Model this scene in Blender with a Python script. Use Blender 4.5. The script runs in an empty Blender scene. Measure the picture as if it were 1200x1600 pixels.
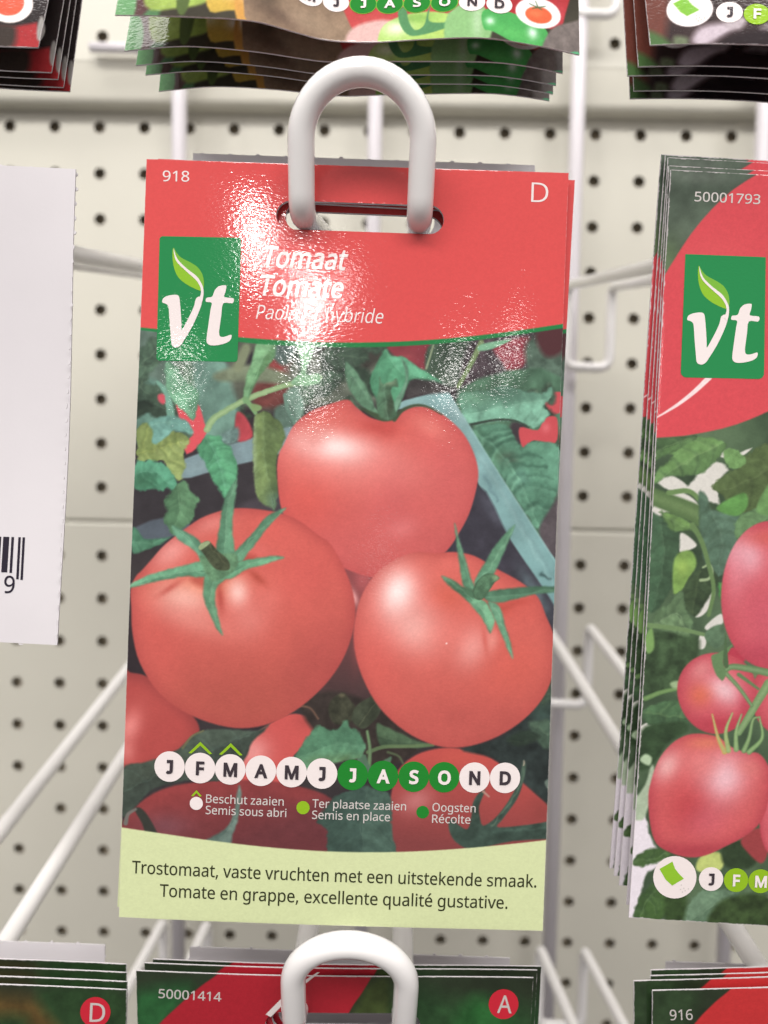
import bpy, bmesh, math, random
import numpy as np
from mathutils import Vector, Matrix, Quaternion
from mathutils.geometry import delaunay_2d_cdt

# tuning values
WORLD_S = 0.57
TUBE_P = 17
TUBE_B = 46
SPOTS = [(-.115, -.335, 4.6, 4.0, .09), (-.085, -.305, 4.8, 4.0, .09), (-.11, -.265, 5.4, 4.6, .1), (-.19, -.43, 3.8, 3.8, .08), (-.19, -.37, 4.2, 2.8, .08), (-.165, -.395, 4.0, 1.4, .08), (-.05, -.325, 4.8, 1.2, .09), (-.085, -.20, 8.5, 4.2, .16), (.12, -.21, 8.2, 4.2, .16), (.205, -.225, 8.2, 3.6, .16), (-.30, -.23, 8.0, 3.6, .16), (.02, .02, 9, .4, .2)]
ALB = .90          # ink and paper reflect at most this share of the light
GRID = 1.25        # mesh of the printed sheets, artwork units

# ------------------------------------------------------------------ camera, world, lamps, exposure
C = bpy.context.scene.collection
sc = bpy.context.scene
F = 1200.0                                   # focal length in artwork units (frame 1200 x 1600)
EYE = np.array([0.0, 0.0, 1.35])             # the phone is held 1.35 m above the shop floor

def _rot(p, y, r):
    cp, sp = math.cos(p), math.sin(p); cy, sy = math.cos(y), math.sin(y); cr, sr = math.cos(r), math.sin(r)
    return (np.array([[cr, -sr, 0], [sr, cr, 0], [0, 0, 1]]) @ np.array([[1, 0, 0], [0, cp, -sp], [0, sp, cp]])
            @ np.array([[cy, 0, sy], [0, 1, 0], [-sy, 0, cy]]))
ROT = _rot(0.0641, 0.0077, 0.0183)

def cw(v):
    """camera axes (right, down, forward) -> world axes (x right, y into the rack, z up)"""
    w = ROT.T @ np.asarray(v, float)
    return np.array([w[0], w[2], -w[1]])

def at(px, py, z):
    """a point of the place, given the direction it is seen in and its distance from the phone in metres"""
    return EYE + cw(((px - 600) / F * z, (py - 800) / F * z, z))

def view(P):
    P = np.asarray(P, float) - EYE
    w = np.stack([P[..., 0], -P[..., 2], P[..., 1]], -1) @ ROT.T
    return 600 + F * w[..., 0] / w[..., 2], 800 + F * w[..., 1] / w[..., 2]

cam = bpy.data.cameras.new('camera'); cam_o = bpy.data.objects.new('camera', cam); C.objects.link(cam_o)
_x, _y, _z = cw((1, 0, 0)), cw((0, -1, 0)), cw((0, 0, -1))
cam_o.matrix_world = Matrix(((_x[0], _y[0], _z[0], EYE[0]), (_x[1], _y[1], _z[1], EYE[1]), (_x[2], _y[2], _z[2], EYE[2]), (0, 0, 0, 1)))
cam.sensor_fit = 'HORIZONTAL'; cam.sensor_width = 36; cam.lens = 36 * F / 1200
cam.clip_start = 0.01; cam.clip_end = 50
cam.dof.use_dof = True; cam.dof.focus_distance = 0.149; cam.dof.aperture_fstop = 18
sc.camera = cam_o

world = bpy.data.worlds.new('World'); sc.world = world; world.use_nodes = True
nt = world.node_tree; bg = nt.nodes['Background']
tc = nt.nodes.new('ShaderNodeTexCoord'); sep = nt.nodes.new('ShaderNodeSeparateXYZ'); ramp = nt.nodes.new('ShaderNodeValToRGB')
mr = nt.nodes.new('ShaderNodeMapRange'); mr.inputs[1].default_value = -1; mr.inputs[2].default_value = 1
nt.links.new(tc.outputs['Generated'], sep.inputs[0]); nt.links.new(sep.outputs[2], mr.inputs[0]); nt.links.new(mr.outputs[0], ramp.inputs[0])
nt.links.new(ramp.outputs[0], bg.inputs[0])
e = ramp.color_ramp.elements                  # the pale shop: dim floor, shelves, bright ceiling
e[0].position = 0.0; e[0].color = (.13, .11, .10, 1)
e[1].position = 1.0; e[1].color = (1.0, .96, .94, 1)
m_ = e.new(.5); m_.color = (.70, .66, .66, 1)
bg.inputs[1].default_value = WORLD_S

def lamp(name, loc, target, size, size_y, power, col=(1, .96, .93)):
    l = bpy.data.lights.new(name, 'AREA'); l.shape = 'RECTANGLE'; l.size = size; l.size_y = size_y
    l.energy = power; l.color = col
    o = bpy.data.objects.new(name, l); C.objects.link(o); o.location = loc
    o.rotation_euler = (Vector(target) - Vector(loc)).to_track_quat('-Z', 'Y').to_euler()
    return o

RACK = (0, .42, 1.3)
# the long tube lamp over the aisle, just in front of the rack, and the rows of ceiling spots behind the shopper
lamp('overhead_light', (0.05, .0, 2.75), RACK, 2.4, .4, TUBE_P)
lamp('overhead_light', (-.1, -1.15, 2.75), RACK, 2.4, .4, TUBE_B)  # added second tube: brightens the packet fronts, shades the lower board
for dx, dy, dist, p, s in SPOTS:
    d = cw((dx, dy, -1.0)); P0 = EYE + cw((0, 0, .149))
    # direction of the mirror image in the packets; the lamp itself hangs at that distance in the shop
    lamp('ceiling_spot', tuple(P0 + d * dist), RACK, s, s, p)

sc.view_settings.view_transform = 'Standard'; sc.view_settings.look = 'None'
sc.view_settings.exposure = 0; sc.view_settings.gamma = 1; sc.view_settings.use_curve_mapping = False
sc.render.engine = 'CYCLES'
try: sc.cycles.use_denoising = True
except Exception: pass

# ------------------------------------------------------------------ printed artwork
# The packets are flat printed paper.  Their print is computed here (ink colours, plus a glare patch among the left leaves) and stored
# as a colour per vertex of the paper's own fine mesh.
_rng = np.random.RandomState(7)
_LAT = _rng.rand(256, 256)

def vnoise(x, y, s, seed=0):
    x = np.asarray(x) / s + 17.3 * seed + 1000; y = np.asarray(y) / s + 9.1 * seed + 1000
    xi = np.floor(x).astype(int); yi = np.floor(y).astype(int)
    fx = x - xi; fy = y - yi
    fx = fx * fx * (3 - 2 * fx); fy = fy * fy * (3 - 2 * fy)
    g = lambda a, b: _LAT[(a + seed * 31) % 256, b % 256]
    return ((g(xi, yi) * (1 - fx) + g(xi + 1, yi) * fx) * (1 - fy)
            + (g(xi, yi + 1) * (1 - fx) + g(xi + 1, yi + 1) * fx) * fy) * 2 - 1

def fbm(x, y, s, seed=0, o=3):
    a = 0; w = 1; t = 0
    for k in range(o):
        a = a + w * vnoise(x, y, s / 2 ** k, seed + k); t += w; w *= .55
    return a / t

def smooth_poly(p, n=4):
    p = np.asarray(p, float); m = len(p); out = []
    for i in range(m):
        a, b, c, d = p[i - 1], p[i], p[(i + 1) % m], p[(i + 2) % m]
        for k in range(n):
            t = k / n
            out.append(.5 * (2 * b + (c - a) * t + (2 * a - 5 * b + 4 * c - d) * t * t + (3 * b - a - 3 * c + d) * t ** 3))
    return np.array(out)

def smooth_line(p, n=5):
    p = np.asarray(p, float)
    q = np.vstack([2 * p[0] - p[1], p, 2 * p[-1] - p[-2]]); out = []
    for i in range(1, len(q) - 2):
        a, b, c, d = q[i - 1], q[i], q[i + 1], q[i + 2]
        for k in range(n):
            t = k / n
            out.append(.5 * (2 * b + (c - a) * t + (2 * a - 5 * b + 4 * c - d) * t * t + (3 * b - a - 3 * c + d) * t ** 3))
    out.append(p[-1])
    return np.array(out)

def poly_sdf(x, y, p):
    d = np.full(x.shape, 1e18); s = np.ones(x.shape); n = len(p)
    for i in range(n):
        ax, ay = p[i]; bx, by = p[i - 1]
        ex, ey = bx - ax, by - ay
        wx, wy = x - ax, y - ay
        t = np.clip((wx * ex + wy * ey) / (ex * ex + ey * ey + 1e-9), 0, 1)
        d = np.minimum(d, (wx - ex * t) ** 2 + (wy - ey * t) ** 2)
        c1 = y >= ay; c2 = y < by; c3 = ex * wy > ey * wx
        s = np.where((c1 & c2 & c3) | (~c1 & ~c2 & ~c3), -s, s)
    return s * np.sqrt(d)          # negative inside

def line_dist(x, y, p):
    d = np.full(x.shape, 1e18); tt = np.zeros(x.shape); n = len(p)
    for i in range(n - 1):
        ax, ay = p[i]; ex, ey = p[i + 1][0] - ax, p[i + 1][1] - ay
        wx, wy = x - ax, y - ay
        t = np.clip((wx * ex + wy * ey) / (ex * ex + ey * ey + 1e-9), 0, 1)
        q = (wx - ex * t) ** 2 + (wy - ey * t) ** 2
        m = q < d
        d = np.where(m, q, d); tt = np.where(m, (i + t) / (n - 1), tt)
    return np.sqrt(d), tt

class Print:
    def __init__(self, X, Y, base):
        self.X, self.Y = X, Y
        self.C = np.zeros(X.shape + (3,)) + np.array(base, float)
    def win(self, p, m):
        p = np.asarray(p)
        x0, y0 = p.min(0) - m; x1, y1 = p.max(0) + m
        k = (self.X >= x0) & (self.X <= x1) & (self.Y >= y0) & (self.Y <= y1)
        if not k.any(): return None
        r = np.where(k.any(1))[0]; c = np.where(k.any(0))[0]
        return slice(r[0], r[-1] + 1), slice(c[0], c[-1] + 1)
    def mix(self, w, col, a):
        a = np.clip(a, 0, 1)[..., None]
        self.C[w] = self.C[w] * (1 - a) + np.asarray(col) * a
    def fill(self, pts, col, soft=1.3, sm=4, wob=0, ws=7, edge=None, grad=None, blobs=(), noise=0, ns=14, veins=(), a=1, seed=0, grain=None, half=None):
        p = smooth_poly(pts, sm) if sm else np.asarray(pts, float)
        w = self.win(p, 4 + soft + wob)
        if w is None: return
        x, y = self.X[w], self.Y[w]
        d = poly_sdf(x, y, p)
        if wob: d = d + wob * fbm(x, y, ws, 5 + seed, 2)
        m = np.clip(.5 - d / (2 * soft), 0, 1)
        c = np.zeros(x.shape + (3,)) + np.asarray(col, float)
        wx_ = 4 * fbm(x, y, 13, 70 + seed, 2) if len(veins) else 0; wy_ = 4 * fbm(x, y, 13, 90 + seed, 2) if len(veins) else 0
        if grad is not None:
            (gx0, gy0), (gx1, gy1), c2 = grad
            t = np.clip(((x - gx0) * (gx1 - gx0) + (y - gy0) * (gy1 - gy0)) / ((gx1 - gx0) ** 2 + (gy1 - gy0) ** 2), 0, 1)[..., None]
            c = c * (1 - t) + np.asarray(c2, float) * t
        def over(col, k):
            nonlocal c
            k = np.clip(k, 0, 1)[..., None]; c = c * (1 - k) + np.asarray(col, float) * k
        if edge is not None:
            wd, ec, st = edge
            over(ec, st * np.clip(1 + d / wd, 0, 1) ** 1.5)
        for b in blobs:
            cx, cy, rx, ry, an, bc, st = b[:7]
            ca, sa = math.cos(math.radians(an)), math.sin(math.radians(an))
            u = ((x - cx) * ca + (y - cy) * sa) / rx; v = (-(x - cx) * sa + (y - cy) * ca) / ry
            over(bc, st * np.exp(-(u * u + v * v) ** (b[7] if len(b) > 7 else 1)))
        for vn in veins:
            ln, wd, vc, st = vn
            ln = smooth_line(ln, 4) if len(ln) > 2 else np.asarray(ln, float)
            dd, tt = line_dist(x + wx_, y + wy_, ln)
            over(vc, st * np.exp(-(dd / (wd * (1.15 - .6 * tt))) ** 2))
        if half is not None:        # one half of a folded blade is the darker one
            ax, hc, st, sd = half
            dd, tt = line_dist(x + wx_, y + wy_, ax); e0, e1 = ax[0], ax[-1]; ii = np.clip((tt * (len(ax) - 1)).astype(int), 0, len(ax) - 2)
            q0 = ax[ii]; q1 = ax[ii + 1]
            sgn = np.sign((q1[..., 0] - q0[..., 0]) * (y - q0[..., 1]) - (q1[..., 1] - q0[..., 1]) * (x - q0[..., 0])) * sd
            over(hc, st * np.clip(.5 + sgn * dd / 5, 0, 1)); over(np.asarray(col) * 1.12 + 8, .35 * np.clip(.5 - sgn * dd / 9, 0, 1) * (.5 + .5 * vnoise(x, y, 16, 77 + seed)))
            c = c * (1 + .07 * fbm(x, y, 6, 21 + seed, 2))[..., None]
        if noise:
            c = c * (1 + noise * fbm(x, y, ns, 11 + seed, 3))[..., None]
        if grain:
            c = c * (1 + grain * vnoise(x, y, 2.3, 40 + seed))[..., None]
        m = (m * a)[..., None]
        self.C[w] = self.C[w] * (1 - m) + c * m
    def stroke(self, pts, w0, col, w1=None, soft=1.2, a=1, hi=None, wob=0):
        p = smooth_line(pts, 6) if len(pts) > 2 else np.asarray(pts, float)
        w1 = w0 if w1 is None else w1
        w = self.win(p, max(w0, w1) + 4)
        if w is None: return
        x, y = self.X[w], self.Y[w]
        d, t = line_dist(x, y, p)
        r = w0 + (w1 - w0) * t
        if wob: d = d + wob * fbm(x, y, 6, 3, 2)
        m = np.clip(.5 - (d - r) / (2 * soft), 0, 1) * a
        c = np.zeros(x.shape + (3,)) + np.asarray(col, float)
        if hi is not None:
            k = np.exp(-(d / (r * .6 + .01)) ** 2)[..., None] * .6
            c = c * (1 - k) + np.asarray(hi, float) * k
        self.C[w] = self.C[w] * (1 - m[..., None]) + c * m[..., None]
    def leaf(self, pts, col, axis, dark, light, nv=5, wob=2.5, edge=None, seed=0, noise=.12, vw=1.6, vst=.5, **kw):
        """a printed leaf: outline, midrib along axis, side veins with darker furrows"""
        ax = smooth_line(axis, 6)
        veins = []
        P = np.asarray(pts, float)
        for k in range(nv):
            t = .1 + .75 * k / max(nv - 1, 1)
            i = int(t * (len(ax) - 1)); b = ax[i]; tg = ax[min(i + 1, len(ax) - 1)] - ax[max(i - 1, 0)]
            tg = tg / (np.hypot(*tg) + 1e-9); nr = np.array([-tg[1], tg[0]])
            L = .33 * np.ptp(P @ nr)
            for s in (-1, 1):
                e = b + s * nr * L * 1.3 + tg * L * .9; mdl = b + s * nr * L * .6 + tg * L * .25
                veins.append(([b, mdl, e], vw * 2.4, dark, .75 * vst * (.35 + .5 * _rng.rand())))
                o = tg * vw * 2.4
                veins.append(([b + o, mdl + o, e + o], vw * 1.4, light, .75 * vst * .6 * _rng.rand()))
        veins.append((list(ax), vw * 1.3, light, .28))
        kw.setdefault('soft', 1.9); half = (ax, dark, .10 + .35 * _rng.rand(), 1 if _rng.rand() < .5 else -1)
        self.fill(pts, col, wob=wob, edge=edge if edge else (5, dark, .3), veins=veins, half=half, noise=noise, seed=seed, **kw)
    def finish(self, amp=.02):
        x, y = self.X, self.Y
        self.C *= (1 + amp * (vnoise(x, y, 2.1, 60) + .7 * vnoise(x, y, 5.0, 61)))[..., None]
        l = self.C @ np.array((.3, .59, .11))
        self.C = (self.C * .87 + l[..., None] * .13) * 1.06 - 10        # the muted inks of the print
        return np.clip(self.C, 4, 250)

RED = (228, 80, 79); DGREEN = (30, 128, 70); LGREEN = (208, 219, 164)

def art_tomato(X, Y):
    c = Print(X, Y, (58, 51, 54))
    f = c.fill; L = c.leaf; s = c.stroke
    # soft dark vegetation behind everything
    def undergrowth(n, x0, x1, y0, y1):
        for k in range(n):
            px, py = x0 + (x1 - x0) * _rng.rand(), y0 + (y1 - y0) * _rng.rand(); an = _rng.rand() * 6.28; ln = 34 + 50 * _rng.rand()
            ux, uy = math.cos(an), math.sin(an); b = .6 + .75 * _rng.rand(); w = .2 + .12 * _rng.rand()
            L([(px, py), (px + ux * ln * .35 - uy * ln * w, py + uy * ln * .35 + ux * ln * w), (px + ux * ln * .75 - uy * ln * w * .7, py + uy * ln * .75 + ux * ln * w * .7), (px + ux * ln, py + uy * ln), (px + ux * ln * .6 + uy * ln * w, py + uy * ln * .6 - ux * ln * w)],
              (74 * b, 98 * b, 80 * b), [(px, py), (px + ux * ln * .5, py + uy * ln * .5 + 3), (px + ux * ln, py + uy * ln)], (48, 60, 52), (112 * b, 140 * b, 112 * b), nv=4, soft=3.2, seed=100 + k, wob=3)
    n = fbm(X, Y, 60, 2, 4)
    c.C += n[..., None] * np.array([10, 14, 10])
    f([(215, 500), (345, 500), (350, 590), (300, 690), (216, 690)], (98, 120, 108), soft=10, noise=.25, ns=22)
    f([(216, 600), (250, 600), (262, 660), (240, 690), (216, 690)], (96, 134, 120), soft=5, noise=.18)
    undergrowth(26, 210, 480, 530, 690)
    f([(306, 566), (345, 560), (372, 600), (366, 680), (330, 700), (308, 650)], (104, 140, 126), soft=5, noise=.2, ns=20)  # grey-green glare over the leaves, painted into the print
    f([(365, 535), (465, 535), (470, 600), (440, 640), (372, 625)], (92, 96, 84), soft=6, noise=.3, ns=20)
    f([(414, 566), (440, 562), (466, 568), (464, 588), (440, 594), (408, 590)], (152, 66, 64), soft=3, noise=.1)
    f([(400, 600), (450, 600), (452, 632), (400, 636)], (112, 62, 58), soft=5, noise=.2)
    f([(428, 540), (464, 540), (462, 560), (444, 572), (430, 562)], (86, 108, 102), soft=3, noise=.25, ns=9)
    f([(372, 560), (396, 553), (398, 578), (376, 582)], (54, 50, 56), soft=4)
    f([(340, 582), (400, 570), (466, 592), (466, 604), (400, 596), (342, 596)], (122, 134, 108), soft=4, noise=.15)
    f([(365, 575), (380, 540), (392, 545), (378, 580)], (128, 138, 108), soft=3)
    f([(455, 560), (560, 545), (640, 545), (620, 620), (480, 640), (455, 610)], (104, 112, 98), soft=9, noise=.3, ns=24)
    f([(560, 540), (640, 540), (600, 560), (570, 580)], (66, 64, 58), soft=6, noise=.2)
    f([(448, 612), (470, 606), (476, 640), (462, 664), (450, 650)], (120, 152, 136), soft=3, noise=.15)
    f([(430, 640), (452, 632), (462, 650), (446, 690), (432, 676)], (96, 124, 110), soft=3, noise=.2)
    undergrowth(10, 430, 640, 545, 640)
    # top right: maroon fruit, dark leaf, stems
    f([(610, 540), (680, 535), (674, 566), (660, 580), (630, 566), (612, 552)], (140, 58, 68), soft=2.5, noise=.1, blobs=[(636, 556, 20, 12, 0, (160, 76, 80), .6)])
    f([(676, 535), (752, 530), (735, 570), (708, 606), (680, 600), (664, 578)], (66, 86, 70), soft=2.5, noise=.25, ns=18)
    f([(740, 530), (830, 520), (836, 560), (800, 600), (760, 612), (720, 604)], (78, 66, 72), soft=5, noise=.35, ns=12)
    f([(772, 540), (826, 526), (830, 556), (800, 584), (784, 566)], (150, 62, 74), soft=3, noise=.15)
    f([(826, 530), (880, 515), (880, 600), (836, 604), (822, 570)], (82, 104, 90), soft=5, noise=.3, ns=12)
    f([(838, 520), (878, 512), (880, 548), (852, 556)], (88, 50, 54), soft=5)
    s([(752, 535), (736, 568), (716, 604)], 4.5, (104, 128, 84), 3.5, hi=(140, 160, 110))
    s([(677, 540), (671, 560), (666, 576)], 1.5, (140, 156, 124))
    f([(752, 538), (800, 530), (770, 545), (748, 548)], (120, 178, 140), soft=1.5)
    # right foliage block
    f([(715, 610), (880, 590), (880, 830), (840, 840), (760, 720)], (80, 116, 92), soft=3, noise=.25, ns=20)
    f([(842, 618), (870, 612), (880, 616), (880, 640), (872, 646), (860, 648), (852, 634)], (204, 80, 86), soft=1.3)
    f([(800, 660), (822, 664), (818, 690), (806, 694), (797, 680)], (70, 62, 66), soft=3)
    undergrowth(14, 730, 880, 610, 830)
    f([(812, 668), (840, 672), (850, 654), (866, 650), (872, 660), (868, 692), (834, 688), (822, 700), (814, 694)], (206, 78, 84), soft=1.3,
      blobs=[(853, 668, 7, 8, 0, (226, 110, 116), .8)])
    L([(718, 616), (760, 610), (790, 602), (822, 612), (850, 612), (862, 604), (864, 616), (850, 634), (858, 646), (840, 668), (818, 662), (790, 656), (735, 664), (722, 645)],
      (120, 176, 150), [(862, 622), (800, 634), (725, 648)], (74, 112, 94), (150, 204, 176), nv=5, wob=3, seed=1,
      blobs=[(780, 612, 50, 12, 4, (66, 92, 78), .8), (740, 622, 26, 12, 0, (120, 166, 130), .5)])
    s([(734, 664), (776, 656), (806, 658), (826, 668)], 2.2, (58, 74, 64), 1.2)
    L([(738, 670), (790, 664), (814, 700), (830, 690), (868, 694), (876, 712), (874, 756), (862, 792), (842, 826), (824, 806), (800, 770), (776, 734), (752, 700)],
      (98, 152, 124), [(742, 676), (800, 730), (842, 822)], (58, 96, 78), (136, 194, 162), nv=8, wob=2.5, seed=2, vw=2.2, vst=1.15,
      blobs=[(764, 700, 40, 14, 40, (64, 96, 70), .75), (795, 718, 14, 10, 0, (92, 84, 74), .7), (862, 720, 14, 50, 8, (118, 180, 150), .6), (812, 748, 14, 16, 0, (134, 194, 180), .5)])
    f([(862, 792), (882, 770), (884, 880), (856, 862), (842, 828)], (92, 84, 88), soft=3, noise=.2)
    # crate: planks
    f([(610, 640), (632, 626), (662, 618), (694, 610), (706, 620), (722, 648), (762, 713), (802, 776), (858, 862), (884, 902), (884, 984), (868, 952), (840, 908), (796, 843), (748, 758), (700, 656), (660, 640)],
      (130, 168, 168), soft=1.4, sm=2, grad=((640, 625), (860, 930), (116, 160, 160)), noise=.06, ns=30,
      blobs=[(712, 640, 26, 14, 50, (172, 196, 196), .55), (830, 850, 22, 60, -32, (130, 172, 170), .5)],
      veins=[([(757, 748), (776, 782)], 4, (96, 128, 134), .5), ([(846, 896), (860, 905)], 3.5, (58, 84, 84), .85), ([(700, 640), (780, 765), (868, 905)], 5, (112, 146, 148), .35),
             ([(720, 660), (800, 800), (868, 920)], 4, (142, 180, 178), .35)])
    s([(722, 648), (762, 713), (802, 776), (858, 862), (884, 902)], 1.4, (150, 192, 190), 1.4, a=.6)
    f([(746, 758), (798, 846), (842, 910), (868, 952), (866, 980), (700, 980), (690, 840)], (62, 60, 70), soft=2.5, noise=.12,
      blobs=[(770, 800, 10, 36, -32, (84, 86, 98), .7), (835, 925, 10, 40, -32, (100, 120, 126), .8)])
    # big bright leaf behind the top calyx
    L([(578, 592), (592, 562), (602, 546), (612, 556), (630, 558), (648, 570), (664, 580), (698, 603), (668, 598), (642, 596), (624, 628), (600, 640), (585, 618)],
      (98, 172, 132), [(602, 548), (625, 580), (690, 600)], (62, 118, 84), (128, 196, 156), nv=4, wob=1.5, seed=3, edge=(6, (70, 130, 96), .5))
    f([(640, 596), (668, 594), (697, 602), (706, 612), (660, 617), (636, 622)], (70, 66, 66), soft=3, noise=.2)
    # left: crate plank and dark gap
    f([(210, 716), (300, 706), (446, 690), (440, 840), (206, 850)], (60, 56, 60), soft=3, noise=.12, ns=30)
    f([(284, 748), (290, 717), (360, 695), (400, 683), (450, 668), (460, 672), (446, 706), (400, 720), (370, 727), (322, 740)], (122, 146, 152), soft=1.6, sm=2, noise=.07,
      blobs=[(330, 724, 40, 10, -15, (136, 160, 162), .5)])
    f([(208, 826), (270, 806), (300, 822), (262, 842), (208, 856)], (86, 96, 106), soft=2, sm=2)
    f([(372, 792), (440, 770), (446, 806), (420, 800)], (74, 68, 74), soft=4)
    # pinkish fruit glimpses
    f([(275, 628), (290, 644), (303, 658), (306, 634), (313, 636), (320, 660), (324, 676), (311, 698), (293, 710), (289, 692), (303, 680), (285, 668), (280, 650)], (222, 84, 92), soft=1.4, sm=2)
    f([(248, 617), (258, 616), (262, 624), (256, 632), (248, 626)], (206, 84, 96), soft=2)
    f([(372, 644), (386, 654), (396, 682), (372, 690), (368, 664)], (184, 70, 78), soft=2, noise=.15)
    f([(346, 680), (372, 668), (372, 690), (350, 695)], (110, 140, 134), soft=3, noise=.25, ns=8)
    # leaves left
    L([(259, 566), (270, 568), (279, 576), (292, 596), (308, 610), (311, 626), (304, 656), (290, 645), (276, 632), (263, 614), (258, 584)],
      (112, 166, 132), [(262, 568), (284, 606), (302, 654)], (76, 118, 92), (152, 194, 158), nv=5, wob=2, seed=4)
    f([(244, 596), (258, 604), (270, 630), (274, 654), (262, 650), (258, 620)], (112, 162, 142), soft=1.5, wob=1)
    L([(215, 672), (224, 664), (238, 666), (252, 676), (285, 676), (296, 690), (288, 710), (291, 730), (281, 750), (262, 736), (256, 722), (232, 720), (215, 722)],
      (142, 160, 96), [(216, 712), (250, 700), (288, 690)], (92, 112, 58), (178, 190, 104), nv=6, wob=4, seed=5, vst=.7)
    L([(232, 662), (246, 654), (262, 650), (285, 654), (296, 662), (304, 678), (286, 676), (272, 674), (258, 686), (246, 694), (238, 690), (240, 674)],
      (112, 164, 152), [(236, 664), (270, 660), (302, 677)], (84, 128, 116), (138, 190, 170), nv=3, wob=1.5, seed=6)
    s([(324, 672), (332, 658), (346, 647), (383, 626), (427, 609), (465, 598), (500, 590)], 5.2, (134, 168, 118), 4, hi=(166, 194, 140), wob=.8)
    L([(402, 536), (428, 536), (430, 556), (420, 572), (408, 586), (398, 604), (392, 616), (386, 630), (380, 626), (383, 604), (386, 588), (393, 570)],
      (120, 170, 122), [(425, 538), (404, 576), (384, 626)], (74, 116, 78), (154, 204, 158), nv=4, wob=1.5, seed=7, blobs=[(416, 565, 6, 30, 25, (92, 128, 78), .6)])
    f([(464, 536), (490, 536), (488, 556), (481, 572), (480, 586), (498, 584), (500, 598), (474, 604), (456, 600), (462, 590), (472, 574)], (134, 182, 140), soft=1.5, wob=1, noise=.1)
    s([(384, 624), (392, 634), (400, 646)], 4, (120, 164, 112), 3)
    s([(446, 618), (450, 640), (462, 662)], 3.5, (104, 138, 122), 2.5)
    f([(392, 632), (407, 634), (409, 640), (398, 644)], (128, 160, 104), soft=1.3)
    L([(399, 652), (408, 644), (421, 645), (430, 654), (440, 663), (446, 682), (440, 700), (434, 718), (434, 742), (436, 764), (431, 797), (424, 792), (414, 790), (404, 779), (399, 756), (397, 730), (396, 700), (397, 676)],
      (110, 132, 80), [(414, 648), (414, 710), (429, 792)], (72, 92, 56), (136, 164, 116), nv=7, wob=1.8, seed=8, vst=.45,
      blobs=[(430, 785, 14, 22, 0, (82, 116, 110), .8), (398, 700, 4, 60, 0, (150, 170, 140), .6), (428, 676, 14, 14, 0, (128, 152, 104), .5)])
    L([(316, 690), (326, 680), (336, 682), (345, 681), (350, 692), (362, 700), (372, 730), (371, 752), (364, 764), (353, 779), (344, 766), (335, 752), (326, 736), (319, 720), (309, 702)],
      (88, 160, 116), [(322, 684), (342, 716), (353, 776)], (58, 112, 82), (124, 194, 158), nv=6, wob=2, seed=9, vst=.6)
    L([(212, 724), (228, 720), (244, 720), (258, 726), (270, 737), (279, 758), (276, 768), (262, 764), (256, 768), (244, 764), (212, 764)],
      (92, 164, 130), [(212, 742), (240, 736), (276, 762)], (58, 112, 84), (128, 196, 164), nv=5, wob=2.5, seed=10, blobs=[(225, 752, 22, 14, 0, (66, 110, 80), .7)])
    L([(275, 760), (286, 752), (295, 756), (300, 768), (313, 782), (306, 796), (304, 812), (288, 826), (272, 836), (262, 822), (257, 808), (263, 796), (258, 784)],
      (92, 136, 98), [(280, 760), (284, 790), (272, 832)], (60, 94, 68), (124, 166, 124), nv=5, wob=3, seed=11)
    L([(208, 824), (218, 830), (228, 841), (246, 842), (269, 838), (256, 848), (243, 854), (226, 860), (208, 862)], (82, 136, 106), [(210, 846), (240, 848), (268, 839)], (50, 92, 70), (120, 176, 140), nv=3, wob=1.5, seed=12)
    # lower fruit behind
    f([(180, 1040), (205, 1049), (231, 1055), (260, 1080), (300, 1112), (314, 1136), (306, 1160), (280, 1185), (240, 1200), (180, 1210)], (184, 76, 72), soft=1.6, edge=(26, (134, 58, 58), .6),
      blobs=[(206, 1132, 16, 30, 25, (236, 140, 134), .9), (200, 1172, 14, 18, 0, (226, 130, 124), .7), (240, 1100, 40, 30, 0, (192, 82, 76), .5)])
    f([(530, 880), (560, 880), (596, 880), (590, 960), (570, 1060), (600, 1110), (520, 1110), (500, 1080)], (142, 72, 74), soft=3, grad=((560, 900), (560, 1100), (74, 58, 58)),
      blobs=[(553, 932, 6, 14, -20, (240, 170, 168), .9), (568, 905, 14, 20, 0, (190, 92, 94), .8), (562, 980, 8, 50, 6, (178, 84, 84), .6)])
    f([(340, 1180), (380, 1185), (395, 1150), (420, 1130), (455, 1113), (484, 1118), (500, 1136), (480, 1160), (458, 1182), (470, 1210), (400, 1230)], (206, 86, 82), soft=1.5,
      blobs=[(398, 1172, 26, 24, -40, (240, 162, 158), .75), (480, 1124, 16, 14, 0, (176, 74, 70), .6)])
    f([(190, 1290), (214, 1258), (252, 1232), (307, 1219), (402, 1215), (465, 1224), (520, 1245), (560, 1300), (560, 1340), (190, 1340)], (152, 64, 64), soft=2, grad=((300, 1225), (330, 1325), (112, 56, 60)),
      blobs=[(260, 1288, 40, 20, 0, (126, 82, 92), .6), (470, 1236, 40, 14, 0, (160, 66, 66), .6), (210, 1290, 20, 20, 0, (128, 62, 66), .6)], noise=.06)
    f([(598, 1330), (606, 1262), (611, 1238), (618, 1206), (643, 1180), (676, 1168), (707, 1166), (740, 1172), (768, 1183), (804, 1210), (838, 1240), (860, 1262), (880, 1290), (880, 1330)], (196, 80, 74), soft=1.8,
      grad=((720, 1180), (700, 1320), (138, 66, 66)), blobs=[(650, 1248, 26, 20, -20, (206, 128, 128), .7), (712, 1180, 40, 14, 0, (206, 88, 76), .6), (850, 1270, 20, 30, -40, (140, 64, 60), .5)])
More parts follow.
